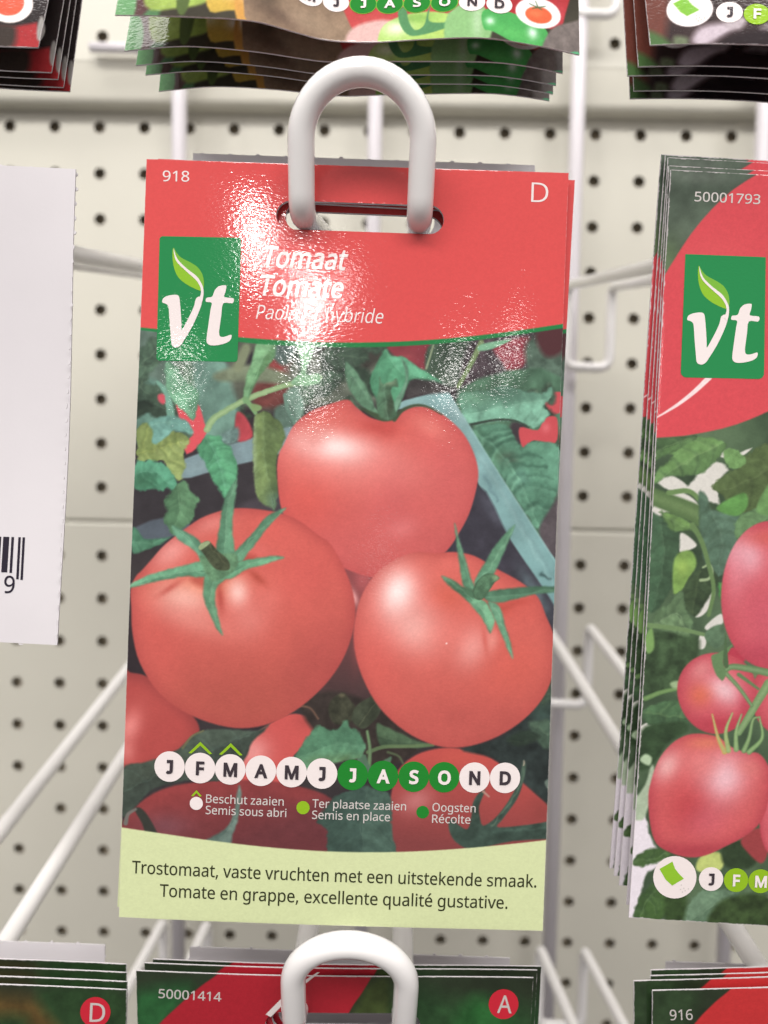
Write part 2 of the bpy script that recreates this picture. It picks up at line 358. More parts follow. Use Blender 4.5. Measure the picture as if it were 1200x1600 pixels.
    f([(782, 1150), (830, 1110), (866, 1060), (880, 1060), (880, 1292), (858, 1258), (838, 1240), (804, 1210), (768, 1182), (720, 1168)], (48, 58, 56), soft=2.5, noise=.3, ns=16,
      blobs=[(846, 1110, 18, 24, -30, (66, 92, 82), .7), (850, 1080, 14, 20, 0, (74, 96, 76), .6)])
    undergrowth(5, 810, 880, 1070, 1150)
    f([(850, 1222), (858, 1216), (872, 1226), (860, 1236)], (110, 128, 116), soft=1.5)
    # dark sepals and small leaves centre bottom
    f([(470, 1100), (500, 1080), (540, 1080), (600, 1105), (660, 1145), (640, 1180), (560, 1200), (500, 1150)], (60, 52, 48), soft=4, noise=.2)
    f([(518, 1092), (530, 1082), (538, 1080), (548, 1092), (556, 1104), (548, 1126), (524, 1128), (514, 1110)], (64, 66, 52), soft=1.6, noise=.3, ns=10, blobs=[(535, 1084, 5, 4, 0, (120, 112, 88), .7)])
    f([(550, 1120), (556, 1102), (572, 1090), (598, 1079), (597, 1096), (592, 1114), (580, 1128), (568, 1136), (556, 1130)], (66, 74, 58), soft=1.4, noise=.25, ns=12, veins=[([(560, 1130), (578, 1106), (596, 1082)], 1.2, (96, 104, 80), .6)])
    s([(470, 1100), (486, 1104), (498, 1120)], 1.5, (110, 84, 70))
    L([(588, 1128), (600, 1131), (620, 1140), (645, 1152), (672, 1161), (650, 1166), (622, 1162), (598, 1165), (590, 1152)], (78, 104, 76), [(672, 1161), (630, 1156), (594, 1148)], (56, 76, 58), (108, 136, 100), nv=4, wob=1, seed=13)
    s([(676, 1161), (640, 1163), (600, 1164), (575, 1172)], 2.6, (96, 120, 82), 3)
    s([(574, 1210), (577, 1190), (578, 1166), (574, 1140)], 3.6, (96, 126, 88), 2.2, hi=(120, 150, 108))
    f([(560, 1180), (572, 1176), (580, 1196), (600, 1184), (612, 1180), (604, 1200), (580, 1210), (562, 1200)], (84, 116, 92), soft=1.4, wob=1)
    s([(606, 1172), (622, 1178), (630, 1190)], 2, (84, 96, 70), 1.4)
    L([(448, 1190), (462, 1176), (480, 1150), (497, 1131), (516, 1137), (530, 1134), (536, 1124), (544, 1122), (548, 1134), (558, 1138), (566, 1150), (572, 1162), (566, 1178), (548, 1184), (520, 1190), (480, 1200)],
      (92, 144, 110), [(570, 1164), (520, 1160), (456, 1188)], (64, 106, 82), (116, 166, 130), nv=5, wob=2, seed=14, blobs=[(520, 1184, 50, 9, -5, (92, 118, 76), .8)])
    L([(497, 1280), (506, 1262), (520, 1244), (530, 1238), (540, 1232), (570, 1224), (596, 1232), (610, 1242), (612, 1290), (612, 1335), (520, 1335), (512, 1296)],
      (72, 98, 86), [(574, 1226), (566, 1276), (568, 1335)], (52, 72, 66), (92, 118, 104), nv=6, wob=2.5, seed=15)
    # dark leaf behind the first months
    L([(190, 1202), (230, 1188), (262, 1180), (272, 1172), (284, 1166), (292, 1158), (304, 1146), (322, 1138), (350, 1136), (404, 1138), (424, 1126), (412, 1142), (396, 1156), (388, 1176), (376, 1196), (350, 1216), (291, 1217), (252, 1226), (230, 1240), (190, 1276)],
      (74, 88, 76), [(420, 1130), (350, 1160), (270, 1196), (196, 1236)], (54, 62, 58), (96, 124, 108), nv=6, wob=1.2, seed=16, blobs=[(240, 1205, 30, 24, 0, (64, 70, 60), .6)])
    s([(288, 1166), (302, 1148), (320, 1139)], 1.6, (110, 110, 78), 1.2)
    f([(212, 1262), (222, 1260), (236, 1276), (250, 1306), (232, 1304), (224, 1284)], (58, 60, 54), soft=1.5)
    s([(198, 1284), (202, 1270), (214, 1262)], 3.5, (112, 110, 104), 2)
    L([(322, 1312), (340, 1300), (356, 1289), (366, 1270), (370, 1246), (375, 1224), (379, 1234), (376, 1262), (373, 1279), (366, 1300), (358, 1322)], (104, 126, 116), [(376, 1226), (366, 1280), (340, 1312)], (78, 100, 92), (128, 146, 134), nv=3, wob=1, seed=17)
    f([(700, 1284), (706, 1276), (716, 1286), (730, 1292), (736, 1270), (738, 1252), (746, 1238), (757, 1232), (748, 1256), (749, 1274), (754, 1287), (770, 1278), (786, 1260), (800, 1238), (810, 1216), (814, 1196), (817, 1185), (821, 1196), (816, 1222), (808, 1244), (796, 1262), (784, 1278), (778, 1290), (830, 1286), (884, 1280), (884, 1306), (800, 1312), (740, 1324), (716, 1316), (704, 1302)],
      (62, 82, 72), soft=1.4, noise=.25, ns=14, veins=[([(818, 1192), (806, 1236), (770, 1286)], 2.5, (92, 116, 96), .6), ([(770, 1298), (870, 1292)], 3, (78, 104, 92), .6), ([(818, 1186), (817, 1194)], 2, (200, 180, 160), .7)])
    s([(754, 1234), (763, 1242)], 1.8, (180, 140, 126), 1.2)
    # --- the three tomatoes
    f([(434, 743), (436, 712), (444, 695), (459, 666), (484, 644), (515, 632), (543, 625), (557, 637), (577, 652), (597, 657), (617, 653), (632, 640), (653, 635), (678, 640), (702, 656), (724, 678), (740, 708), (747, 738), (743, 768), (732, 804), (716, 834), (697, 861), (660, 892), (620, 905), (575, 900), (545, 890), (510, 874), (470, 842), (442, 800)],
      (220, 100, 92), soft=1.4, sm=4, edge=(24, (190, 78, 78), .7), grad=((560, 700), (620, 900), (206, 94, 92)),
      blobs=[(590, 850, 120, 60, 0, (206, 94, 92), .55), (700, 730, 50, 90, -10, (206, 92, 94), .5), (480, 780, 50, 60, 20, (218, 84, 74), .5),
             (534, 716, 100, 44, 12, (238, 142, 134), .85), (522, 698, 56, 21, 10, (252, 228, 224), 1), (610, 730, 50, 26, 20, (226, 124, 118), .55), (492, 686, 22, 22, -40, (232, 130, 122), .6),
             (590, 668, 34, 12, 8, (196, 74, 68), .7), (606, 664, 16, 24, 8, (204, 80, 74), .6), (672, 668, 28, 14, 30, (228, 124, 114), .7), (627, 825, 24, 16, -15, (226, 124, 122), .75), (615, 790, 40, 60, 0, (206, 94, 96), .4)],
      noise=.03, ns=40, grain=.012)
    f([(207, 950), (206, 920), (214, 900), (224, 890), (240, 872), (259, 851), (291, 826), (323, 806), (370, 794), (427, 799), (465, 812), (497, 835), (518, 851), (538, 887), (552, 925), (555, 968), (541, 1018), (516, 1059), (481, 1094), (443, 1119), (402, 1133), (357, 1133), (300, 1115), (253, 1083), (221, 1035), (209, 988)],
      (214, 98, 88), soft=1.5, edge=(26, (176, 72, 70), .7), grad=((380, 930), (400, 1130), (188, 86, 76)),
      blobs=[(390, 1095, 150, 46, 4, (184, 84, 74), .7), (500, 1030, 40, 80, 30, (176, 74, 72), .5), (490, 890, 50, 50, 20, (212, 90, 84), .6), (250, 1010, 36, 60, -20, (212, 92, 84), .6),
             (318, 916, 60, 22, -4, (224, 130, 96), .8), (290, 936, 44, 26, 14, (240, 178, 164), .92), (310, 968, 60, 22, 20, (228, 138, 126), .7),
             (374, 926, 17, 24, -12, (246, 196, 186), .97), (392, 966, 30, 30, -40, (226, 128, 118), .8), (418, 936, 24, 26, 0, (222, 116, 106), .6),
             (270, 862, 34, 20, -38, (234, 152, 144), .85), (334, 818, 30, 14, -20, (232, 142, 134), .6), (405, 858, 22, 12, 20, (226, 110, 102), .6),
             (268, 918, 22, 5, -34, (186, 70, 62), .6), (346, 932, 6, 26, -6, (176, 66, 58), .7), (404, 902, 18, 6, 40, (176, 72, 58), .7), (430, 830, 40, 20, 20, (220, 96, 88), .6)],
      noise=.03, ns=40, grain=.012)
    f([(555, 968), (567, 926), (593, 890), (630, 868), (655, 862), (682, 864), (707, 862), (740, 868), (773, 887), (813, 909), (840, 933), (853, 963), (865, 993), (867, 1028), (859, 1067), (840, 1100), (808, 1130), (767, 1153), (722, 1165), (680, 1162), (633, 1140), (593, 1103), (567, 1057), (554, 1010)],
      (218, 102, 92), soft=1.5, edge=(24, (182, 76, 72), .7), grad=((690, 960), (740, 1165), (196, 88, 80)),
      blobs=[(720, 1130, 110, 40, -4, (192, 86, 80), .7), (590, 1030, 34, 70, -20, (216, 92, 84), .6), (800, 1040, 60, 50, 0, (222, 98, 84), .6), (820, 950, 30, 30, 0, (212, 90, 80), .5),
             (628, 944, 54, 62, -18, (236, 146, 138), .82), (622, 925, 25, 34, 12, (252, 228, 224), 1), (652, 982, 34, 30, 40, (240, 184, 176), .88), (736, 1010, 24, 32, 20, (236, 158, 150), .85), (768, 1000, 10, 16, 10, (234, 152, 140), .6),
             (690, 990, 50, 40, 0, (226, 124, 114), .55), (700, 930, 30, 22, 30, (216, 96, 78), .7), (782, 950, 22, 14, 0, (200, 78, 66), .6), (700, 880, 40, 10, 0, (222, 108, 98), .6), (757, 1000, 4, 22, -8, (204, 90, 80), .6), (810, 940, 20, 6, -4, (186, 70, 60), .5)],
      noise=.03, ns=40, grain=.012)
    f([(696, 1003), (698, 1003), (698, 1005), (696, 1005)], (255, 240, 235), soft=.8, sm=0)
    # calyx of the top tomato
    dk, lt = (66, 100, 78), (134, 180, 148)
    s([(616, 656), (628, 642), (648, 634), (668, 636), (690, 648)], 3.4, (70, 84, 62), 1, soft=1.4)
    L([(540, 566), (554, 578), (564, 592), (574, 608), (588, 640), (602, 656), (590, 655), (574, 642), (560, 630), (546, 608), (540, 588)], (96, 138, 108), [(543, 570), (562, 604), (596, 654)], dk, lt, nv=4, wob=1, seed=18)
    f([(560, 636), (580, 650), (600, 659), (620, 654), (618, 646), (596, 648)], (66, 84, 60), soft=1.5)
    L([(593, 589), (598, 600), (612, 596), (619, 592), (622, 604), (612, 606), (612, 620), (618, 636), (620, 650), (606, 657), (592, 650), (588, 632), (592, 606)], (86, 126, 96), [(598, 602), (604, 630), (606, 654)], (54, 72, 56), lt, nv=3, wob=1, seed=19, blobs=[(610, 632, 8, 22, 12, (66, 74, 58), .75), (608, 598, 10, 5, 0, (170, 196, 156), .8)])
    L([(627, 561), (634, 568), (638, 580), (637, 598), (632, 612), (628, 626), (620, 644), (616, 634), (620, 622), (628, 608), (634, 592), (632, 576)], (112, 160, 132), [(628, 563), (635, 594), (620, 640)], dk, lt, nv=2, wob=.8, seed=20)
    # calyx of the left tomato
    g1, dk, lt = (98, 150, 116), (66, 106, 82), (146, 192, 158)
    f([(300, 905), (330, 880), (350, 870), (400, 868), (386, 890), (356, 905), (330, 920)], (170, 66, 56), soft=5, a=.6)
    L([(371, 748), (358, 768), (349, 792), (345, 820), (341, 845), (340, 872), (368, 872), (367, 850), (365, 825), (367, 793), (371, 764)], g1, [(370, 750), (356, 800), (352, 872)], dk, lt, nv=6, wob=1, seed=21, vst=.13)
    L([(447, 794), (424, 803), (410, 815), (398, 830), (384, 846), (364, 868), (378, 878), (390, 862), (400, 851), (414, 831), (434, 808)], g1, [(446, 795), (410, 828), (370, 870)], dk, lt, nv=5, wob=1, seed=22, vst=.13)
    L([(445, 871), (432, 868), (414, 870), (388, 874), (362, 882), (352, 902), (366, 902), (384, 890), (408, 883), (430, 876)], (104, 164, 124), [(444, 871), (400, 879), (358, 896)], dk, lt, nv=4, wob=.8, seed=23, vst=.13)
    L([(270, 821), (288, 828), (302, 836), (314, 845), (322, 864), (334, 890), (318, 882), (312, 868), (300, 856), (278, 841)], (104, 160, 128), [(271, 823), (300, 846), (326, 882)], dk, lt, nv=4, wob=.8, seed=24, vst=.13)
    L([(206, 912), (224, 902), (243, 895), (281, 885), (316, 877), (332, 888), (332, 900), (310, 901), (291, 900), (250, 907), (206, 918)], (108, 168, 130), [(207, 914), (270, 897), (330, 890)], dk, lt, nv=5, wob=1, seed=25, vst=.12)
    L([(322, 898), (330, 894), (352, 893), (362, 896), (352, 906), (341, 916), (338, 935), (342, 958), (347, 976), (350, 991), (342, 983), (334, 968), (325, 948), (319, 926)], (106, 160, 122), [(340, 896), (331, 935), (348, 988)], dk, lt, nv=5, wob=1, seed=26, vst=.13)
    f([(314, 870), (330, 868), (368, 864), (372, 884), (356, 900), (336, 908), (324, 898)], (96, 138, 102), soft=2, wob=1.5, noise=.2, ns=8)
    f([(313, 855), (320, 847), (329, 846), (342, 860), (356, 872), (361, 882), (358, 890), (342, 890), (332, 882), (322, 868)], (74, 82, 60), soft=1.2, noise=.2, ns=6, veins=[([(328, 850), (354, 878)], 2, (108, 112, 82), .5)])
    f([(312, 855), (316, 849), (326, 845), (330, 848), (322, 855), (315, 859)], (160, 182, 134), soft=1, noise=.1)
    # calyx of the right tomato
    f([(740, 930), (780, 945), (800, 945), (780, 965), (800, 1010), (764, 960)], (180, 74, 62), soft=6, a=.6)
    L([(710, 818), (716, 838), (722, 858), (729, 880), (736, 905), (744, 922), (726, 918), (720, 900), (716, 874), (712, 848)], g1, [(711, 822), (722, 870), (736, 918)], dk, lt, nv=5, wob=.8, seed=27, vst=.13)
    L([(804, 820), (783, 840), (772, 854), (763, 868), (750, 890), (740, 912), (756, 916), (770, 898), (784, 870), (794, 846)], (96, 146, 114), [(803, 822), (778, 864), (750, 908)], dk, lt, nv=6, wob=.8, seed=28, vst=.13)
    L([(689, 899), (700, 902), (712, 908), (722, 916), (738, 920), (742, 936), (732, 940), (720, 930), (704, 917), (694, 907)], (78, 118, 88), [(690, 900), (715, 918), (736, 934)], dk, lt, nv=3, wob=.8, seed=29, vst=.12)
    L([(870, 917), (838, 916), (803, 918), (768, 922), (752, 928), (764, 940), (782, 941), (803, 936), (838, 928), (870, 925)], (82, 126, 98), [(870, 921), (810, 928), (756, 932)], (56, 86, 68), (122, 168, 136), nv=5, wob=.8, seed=30, vst=.13)
    L([(728, 934), (740, 934), (756, 938), (764, 948), (772, 966), (768, 984), (764, 988), (758, 976), (750, 962), (738, 948)], (114, 172, 132), [(738, 938), (756, 958), (765, 984)], dk, lt, nv=4, wob=1, seed=31, vst=.13)
    L([(762, 940), (777, 944), (784, 958), (788, 974), (797, 1003), (801, 1028), (794, 1018), (783, 990), (770, 962)], (104, 158, 124), [(768, 944), (784, 976), (800, 1026)], dk, lt, nv=4, wob=.8, seed=32, vst=.12)
    f([(738, 926), (742, 912), (750, 902), (760, 896), (772, 897), (780, 903), (772, 910), (764, 922), (754, 935), (744, 936)], (82, 120, 90), soft=1.2, noise=.2, ns=6, blobs=[(774, 902, 6, 5, 0, (132, 158, 116), .7)], edge=(4, (56, 84, 62), .6))
    c.C *= (1 + .10 * fbm(X, Y, 26, 80, 4) * np.where((c.C[..., 0] < c.C[..., 1] + 26) & (c.C[..., 1] < 176), 1, .15))[..., None]
    # header, band and caption panel
    hx = np.array([190, 215, 300, 372, 470, 560, 653, 760, 877, 900, 940]); hy = np.array([508, 511, 520, 527, 534, 536, 532, 523, 506, 502, 494])
    q = np.polyfit(hx[1:-1], hy[1:-1], 4); yr = np.polyval(q, X)
    th = np.interp(X, [215, 300, 400, 520, 700, 880], [4, 6, 8, 7.5, 7, 6.5])
    k = np.clip(.5 - (Y - yr - th) / 1.6, 0, 1)[..., None]
    c.C = c.C * (1 - k) + np.array((34, 132, 70)) * k
    k = np.clip(.5 - (Y - yr) / 1.6, 0, 1)[..., None]
    c.C = c.C * (1 - k) + (np.array(RED) * np.ones_like(c.C)) * k
    q = np.polyfit([193, 307, 402, 497, 560, 620, 720, 853], [1291, 1306, 1318, 1325, 1327.5, 1327, 1323, 1311], 4); yb = np.polyval(q, X)
    k = np.clip(.5 + (Y - yb) / 1.6, 0, 1)[..., None]
    c.C = c.C * (1 - k) + np.array(LGREEN) * k
    return c.finish(.012)

def art_plum(X, Y):
    c = Print(X, Y, (74, 96, 70)); f = c.fill; L = c.leaf; s = c.stroke
    c.C += fbm(X, Y, 70, 2, 4)[..., None] * np.array([30, 36, 26])
    dk, md, lt = (56, 76, 56), (88, 124, 78), (128, 164, 104)
    # pale gaps of sky between leaves
    gap = (206, 204, 196)
    f([(1026, 780), (1040, 772), (1060, 766), (1088, 745), (1082, 728), (1100, 718), (1124, 724), (1136, 735), (1118, 758), (1122, 788), (1096, 780), (1070, 770), (1045, 800), (1016, 806)], gap, soft=2, wob=2, sm=2)
    f([(1026, 752), (1036, 740), (1056, 746), (1074, 762), (1060, 772), (1040, 764)], gap, soft=1.6, wob=1)
    f([(1122, 710), (1132, 704), (1130, 716)], gap, soft=1.2, sm=2); f([(1154, 708), (1174, 700), (1160, 712)], gap, soft=1.2, sm=2)
    f([(1050, 776), (1070, 772), (1090, 788), (1086, 796), (1062, 786)], gap, soft=1.4)
    f([(1060, 836), (1068, 834), (1086, 850), (1078, 858), (1060, 862)], gap, soft=1.5)
    f([(1084, 960), (1108, 926), (1114, 928), (1104, 950), (1092, 962)], gap, soft=1.4); f([(1098, 978), (1122, 958), (1126, 972), (1108, 984)], gap, soft=1.4)
    f([(1086, 1010), (1092, 988), (1100, 1000), (1096, 1012)], gap, soft=1.4); f([(990, 1140), (1012, 1126), (1016, 1136), (1000, 1152), (990, 1154)], gap, soft=1.4)
    f([(978, 1290), (1005, 1270), (1012, 1300), (1030, 1330), (1050, 1340), (1046, 1350), (1010, 1360), (1000, 1400), (985, 1440), (970, 1440)], (226, 218, 226), soft=2, wob=1.5, sm=2)
    f([(978, 1268), (1006, 1224), (1016, 1190), (1022, 1220), (1010, 1262), (1000, 1280)], (168, 186, 158), soft=2, noise=.1)
    f([(1046, 1428), (1054, 1410), (1062, 1420), (1056, 1432)], gap, soft=1.5); f([(1184, 1410), (1200, 1398), (1230, 1400), (1210, 1420)], (190, 180, 176), soft=3)
    # leaves
    L([(1020, 700), (1060, 690), (1090, 682), (1130, 690), (1128, 708), (1098, 738), (1066, 744), (1040, 746), (1018, 760), (1026, 736), (1050, 712)], (104, 144, 84), [(1122, 696), (1070, 722), (1022, 752)], dk, (146, 180, 116), nv=4, seed=41, wob=2)
    L([(1000, 690), (1040, 684), (1090, 680), (1070, 696), (1030, 716), (1010, 722)], (86, 120, 72), [(1085, 684), (1020, 708)], dk, lt, nv=3, seed=42)
    L([(1112, 762), (1128, 744), (1150, 730), (1180, 700), (1240, 690), (1260, 740), (1220, 780), (1160, 800), (1124, 772)], (84, 104, 62), [(1240, 700), (1170, 750), (1118, 766)], (60, 72, 48), (112, 132, 84), nv=6, seed=43, wob=4)
    f([(1130, 704), (1146, 702), (1164, 716), (1158, 730), (1142, 732), (1132, 720)], (110, 152, 90), soft=1.4, wob=2, noise=.15, ns=8)
    s([(1010, 772), (1040, 784), (1080, 800), (1100, 812)], 13, (84, 112, 68), 15, hi=(116, 144, 92), soft=2)
    s([(1044, 770), (1076, 768), (1096, 790), (1092, 808)], 4, (104, 136, 82), 3.5)
    L([(1090, 770), (1104, 778), (1110, 796), (1140, 800), (1156, 812), (1150, 850), (1138, 880), (1120, 900), (1100, 880), (1092, 840)], (86, 116, 96), [(1104, 780), (1124, 840), (1120, 896)], dk, (112, 140, 120), nv=5, seed=44, wob=1.5)
    L([(1148, 812), (1180, 794), (1230, 790), (1230, 820), (1180, 830), (1150, 846)], (100, 136, 90), [(1220, 796), (1150, 840)], dk, lt, nv=4, seed=45, wob=3)
    f([(1120, 790), (1160, 770), (1166, 790), (1150, 806), (1124, 800)], (92, 146, 74), soft=2, noise=.15); f([(1180, 800), (1190, 770), (1215, 740), (1215, 800)], (104, 148, 86), soft=2, noise=.15)
    L([(1012, 806), (1030, 806), (1052, 822), (1060, 840), (1056, 880), (1046, 920), (1020, 956), (1008, 940), (1010, 880)], (70, 102, 74), [(1030, 806), (1036, 870), (1018, 950)], dk, (98, 130, 98), nv=6, seed=46, wob=1.5)
    L([(1030, 800), (1056, 806), (1080, 820), (1092, 834), (1074, 828), (1050, 830)], (108, 146, 80), [(1032, 802), (1088, 832)], dk, lt, nv=3, seed=47)
    f([(1052, 872), (1076, 860), (1086, 880), (1074, 904), (1064, 920), (1050, 926)], (120, 158, 78), soft=2, noise=.15, blobs=[(1064, 886, 12, 14, 0, (150, 180, 84), .6)])
    L([(1066, 920), (1076, 900), (1090, 890), (1112, 890), (1118, 908), (1106, 930), (1094, 950), (1082, 962), (1066, 946)], (66, 86, 58), [(1092, 892), (1084, 930), (1080, 960)], (46, 60, 44), (96, 116, 76), nv=4, seed=48, wob=1)
    s([(1092, 906), (1104, 904), (1110, 894), (1106, 882), (1096, 886)], 2.4, (150, 172, 128), 1.6)
    s([(1080, 820), (1094, 846), (1104, 880), (1112, 920), (1104, 960)], 4, (100, 130, 80), 3)
    L([(1020, 960), (1044, 940), (1062, 924), (1070, 950), (1080, 970), (1072, 1000), (1050, 988), (1024, 980)], (112, 144, 100), [(1024, 972), (1054, 960), (1074, 990)], dk, (150, 178, 134), nv=5, seed=49, wob=3)
    s([(1010, 976), (1060, 982), (1096, 990)], 4, (108, 138, 90), 3)
    f([(1010, 990), (1060, 990), (1090, 1000), (1076, 1050), (1040, 1080), (1000, 1070)], (62, 84, 56), soft=4, noise=.35, ns=14)
    f([(1098, 990), (1110, 978), (1126, 976), (1128, 1000), (1116, 1012), (1104, 1004)], (88, 116, 88), soft=1.6, noise=.2)
    f([(1004, 1000), (1016, 980), (1020, 1010), (1010, 1020)], (120, 160, 90), soft=2)
    s([(1006, 1090), (1030, 1080), (1056, 1074)], 4, (96, 132, 78), 3, hi=(128, 160, 100)); f([(1044, 1066), (1056, 1062), (1062, 1070), (1050, 1074)], (150, 176, 130), soft=2)
    L([(1000, 1110), (1030, 1096), (1056, 1092), (1066, 1110), (1072, 1130), (1040, 1136), (1010, 1130)], (80, 116, 78), [(1004, 1112), (1066, 1120)], dk, lt, nv=4, seed=50)
    f([(1000, 1140), (1030, 1128), (1066, 1126), (1070, 1140), (1040, 1160), (1020, 1190), (996, 1200)], (54, 76, 50), soft=3, noise=.25)
    f([(998, 1186), (1006, 1176), (1016, 1182), (1012, 1194)], (172, 196, 160), soft=2)
    L([(990, 1340), (1010, 1326), (1030, 1322), (1048, 1332), (1040, 1340), (1014, 1350), (990, 1352)], (74, 104, 56), [(990, 1346), (1044, 1332)], dk, lt, nv=4, seed=51)
    L([(990, 1430), (1000, 1398), (1018, 1380), (1036, 1372), (1046, 1400), (1036, 1432), (1010, 1440)], (72, 104, 54), [(1030, 1376), (1000, 1430)], dk, lt, nv=4, seed=52, wob=2.5)
    L([(1064, 1440), (1076, 1410), (1096, 1390), (1130, 1388), (1152, 1392), (1140, 1416), (1120, 1426), (1116, 1440)], (104, 134, 106), [(1146, 1392), (1090, 1430)], (76, 104, 80), (132, 160, 128), nv=5, seed=53)
    f([(1120, 1410), (1160, 1395), (1200, 1400), (1220, 1450), (1110, 1450)], (58, 78, 44), soft=4, noise=.35, ns=14)
    f([(1040, 1395), (1070, 1390), (1066, 1440), (1040, 1440)], (60, 84, 46), soft=4, noise=.3)
    f([(1086, 1356), (1092, 1336), (1116, 1328), (1130, 1338), (1124, 1356), (1106, 1362)], (184, 198, 110), soft=2, noise=.1); f([(1126, 1320), (1160, 1310), (1180, 1340), (1160, 1356), (1130, 1350)], (54, 72, 48), soft=3, noise=.2)
    for k in range(60):
        px, py = 1230 + 460 * _rng.rand(), 660 + 780 * _rng.rand(); an = _rng.rand() * 6.28; ln = 90 + 90 * _rng.rand()
        ux, uy = math.cos(an), math.sin(an)
        L([(px, py), (px + ux * ln * .4 - uy * ln * .25, py + uy * ln * .4 + ux * ln * .25), (px + ux * ln, py + uy * ln), (px + ux * ln * .4 + uy * ln * .25, py + uy * ln * .4 - ux * ln * .25)],
          (70 + 40 * _rng.rand(), 104 + 50 * _rng.rand(), 74), [(px, py), (px + ux * ln, py + uy * ln)], dk, lt, nv=5, seed=54 + k)
    # fruit
    def plum(cx, cy, rx, ry, an, hl, seed):
        ca, sa = math.cos(math.radians(an)), math.sin(math.radians(an)); P = []
        for k in range(28):
            t = 2 * math.pi * k / 28; r = 1 + .02 * math.sin(3 * t + seed)
            u, v = rx * math.cos(t) * r, ry * math.sin(t) * r; P.append((cx + u * ca - v * sa, cy + u * sa + v * ca))
        f(P, (210, 92, 102), soft=1.4, sm=3, edge=(.4 * min(rx, ry), (182, 62, 76), .7), blobs=hl, noise=.03, ns=30, grain=.012)
    f([(1154, 1310), (1176, 1292), (1198, 1296), (1196, 1330), (1186, 1346), (1166, 1330)], (160, 66, 68), soft=2)
    plum(1205, 1266, 22, 64, 4, [(1200, 1250, 6, 30, 0, (220, 110, 120), .5)], 4)
    plum(1230, 1088, 62, 60, 0, [], 2)
    f([(1128, 1016), (1150, 1010), (1160, 1030), (1140, 1036)], (186, 60, 78), soft=2)
    plum(1206, 930, 84, 115, 0, [(1160, 868, 26, 30, -40, (232, 190, 200), .9), (1150, 890, 20, 50, 12, (222, 130, 142), .7), (1200, 840, 40, 14, 0, (214, 96, 88), .7), (1190, 1020, 40, 24, 0, (186, 62, 84), .6), (1190, 960, 40, 50, 0, (200, 84, 104), .5)], 1)
    plum(1116, 1080, 61, 63, 0, [(1128, 1076, 30, 20, 30, (236, 198, 204), .85), (1092, 1044, 20, 14, -40, (224, 140, 140), .7), (1090, 1084, 18, 18, 0, (220, 110, 70), .6), (1120, 1128, 40, 14, 0, (180, 50, 68), .6), (1160, 1100, 14, 30, 0, (180, 50, 70), .5)], 3)
    f([(1011, 1246), (1014, 1222), (1026, 1186), (1046, 1160), (1070, 1146), (1096, 1144), (1120, 1150), (1138, 1164), (1160, 1172), (1180, 1174), (1194, 1190), (1200, 1214), (1196, 1250), (1184, 1282), (1160, 1304), (1134, 1318), (1100, 1334), (1072, 1337), (1046, 1330), (1024, 1316), (1014, 1286)],
      (212, 92, 94), soft=1.4, edge=(24, (182, 64, 76), .7), noise=.03, ns=30, grain=.012,
      blobs=[(1040, 1194, 18, 26, 34, (234, 178, 176), .85), (1126, 1212, 34, 40, 30, (236, 196, 206), .9), (1090, 1190, 30, 24, 20, (228, 130, 128), .7), (1100, 1158, 30, 10, 0, (226, 130, 96), .6), (1166, 1196, 20, 14, 20, (220, 120, 116), .6),
             (1076, 1260, 30, 40, 20, (190, 56, 62), .6), (1100, 1280, 40, 30, -20, (204, 96, 112), .5), (1080, 1325, 50, 12, 0, (170, 56, 70), .6)])
    gs = (96, 130, 84)
    s([(1200, 1050), (1170, 1044), (1140, 1040), (1126, 1048)], 6, gs, 4, hi=(136, 166, 120)); s([(1196, 1066), (1180, 1092), (1166, 1116), (1150, 1142)], 7, (110, 144, 92), 5, hi=(146, 174, 124))
    s([(1130, 1050), (1150, 1072), (1170, 1100)], 3.4, gs, 2.6, hi=(140, 168, 120)); s([(1150, 1052), (1180, 1074)], 3, gs, 2)
    f([(1108, 1024), (1120, 1018), (1140, 1006), (1134, 1018), (1126, 1030), (1130, 1050), (1124, 1062), (1112, 1046)], (100, 134, 88), soft=1.2, wob=.8); f([(1126, 1036), (1128, 1004), (1130, 988), (1132, 1010), (1134, 1040)], (78, 106, 70), soft=1)
    for q, cc in (([(1128, 1172), (1118, 1150), (1109, 1114)], (196, 160, 84)), ([(1134, 1170), (1130, 1140), (1140, 1112)], (150, 170, 100)), ([(1146, 1168), (1146, 1140), (1154, 1114)], (120, 156, 100)), ([(1158, 1170), (1166, 1150), (1172, 1122), (1182, 1118)], (104, 140, 88)), ([(1166, 1172), (1186, 1150), (1182, 1118)], (110, 150, 92))):
        s(q, 4, cc, 1.2, hi=(160, 186, 130))
    # header: green shade corner and red shield
    f([(1000, 240), (1260, 240), (1200, 300), (1110, 380), (1040, 460), (1000, 470)], (78, 92, 78), soft=2, sm=0, noise=.18, ns=30, blobs=[(1070, 380, 40, 60, 30, (104, 120, 100), .6), (1090, 275, 60, 12, 4, (120, 128, 118), .5), (1046, 400, 20, 30, 0, (96, 120, 76), .6)])
    f([(1240, 236), (1200, 261), (1183, 272), (1147, 295), (1113, 326), (1081, 364), (1055, 404), (1038, 432), (1000, 500), (985, 690), (1025, 684), (1069, 681), (1127, 670), (1170, 656), (1210, 638), (1300, 596), (1420, 520), (1520, 420), (1600, 236), (1400, 220)], (218, 74, 82), soft=1.3, sm=2,
      blobs=[(1120, 400, 60, 40, 0, (226, 88, 92), .4)])
    s([(1025, 653), (1042, 643), (1062, 630), (1086, 611), (1108, 590)], .9, (238, 214, 214), 4.2, soft=1)
    f([(1590, 230), (1740, 230), (1740, 700), (1300, 700), (1300, 600), (1420, 524), (1524, 420)], (70, 96, 66), soft=3, sm=2, noise=.25, ns=26)
    return c.finish(.02)

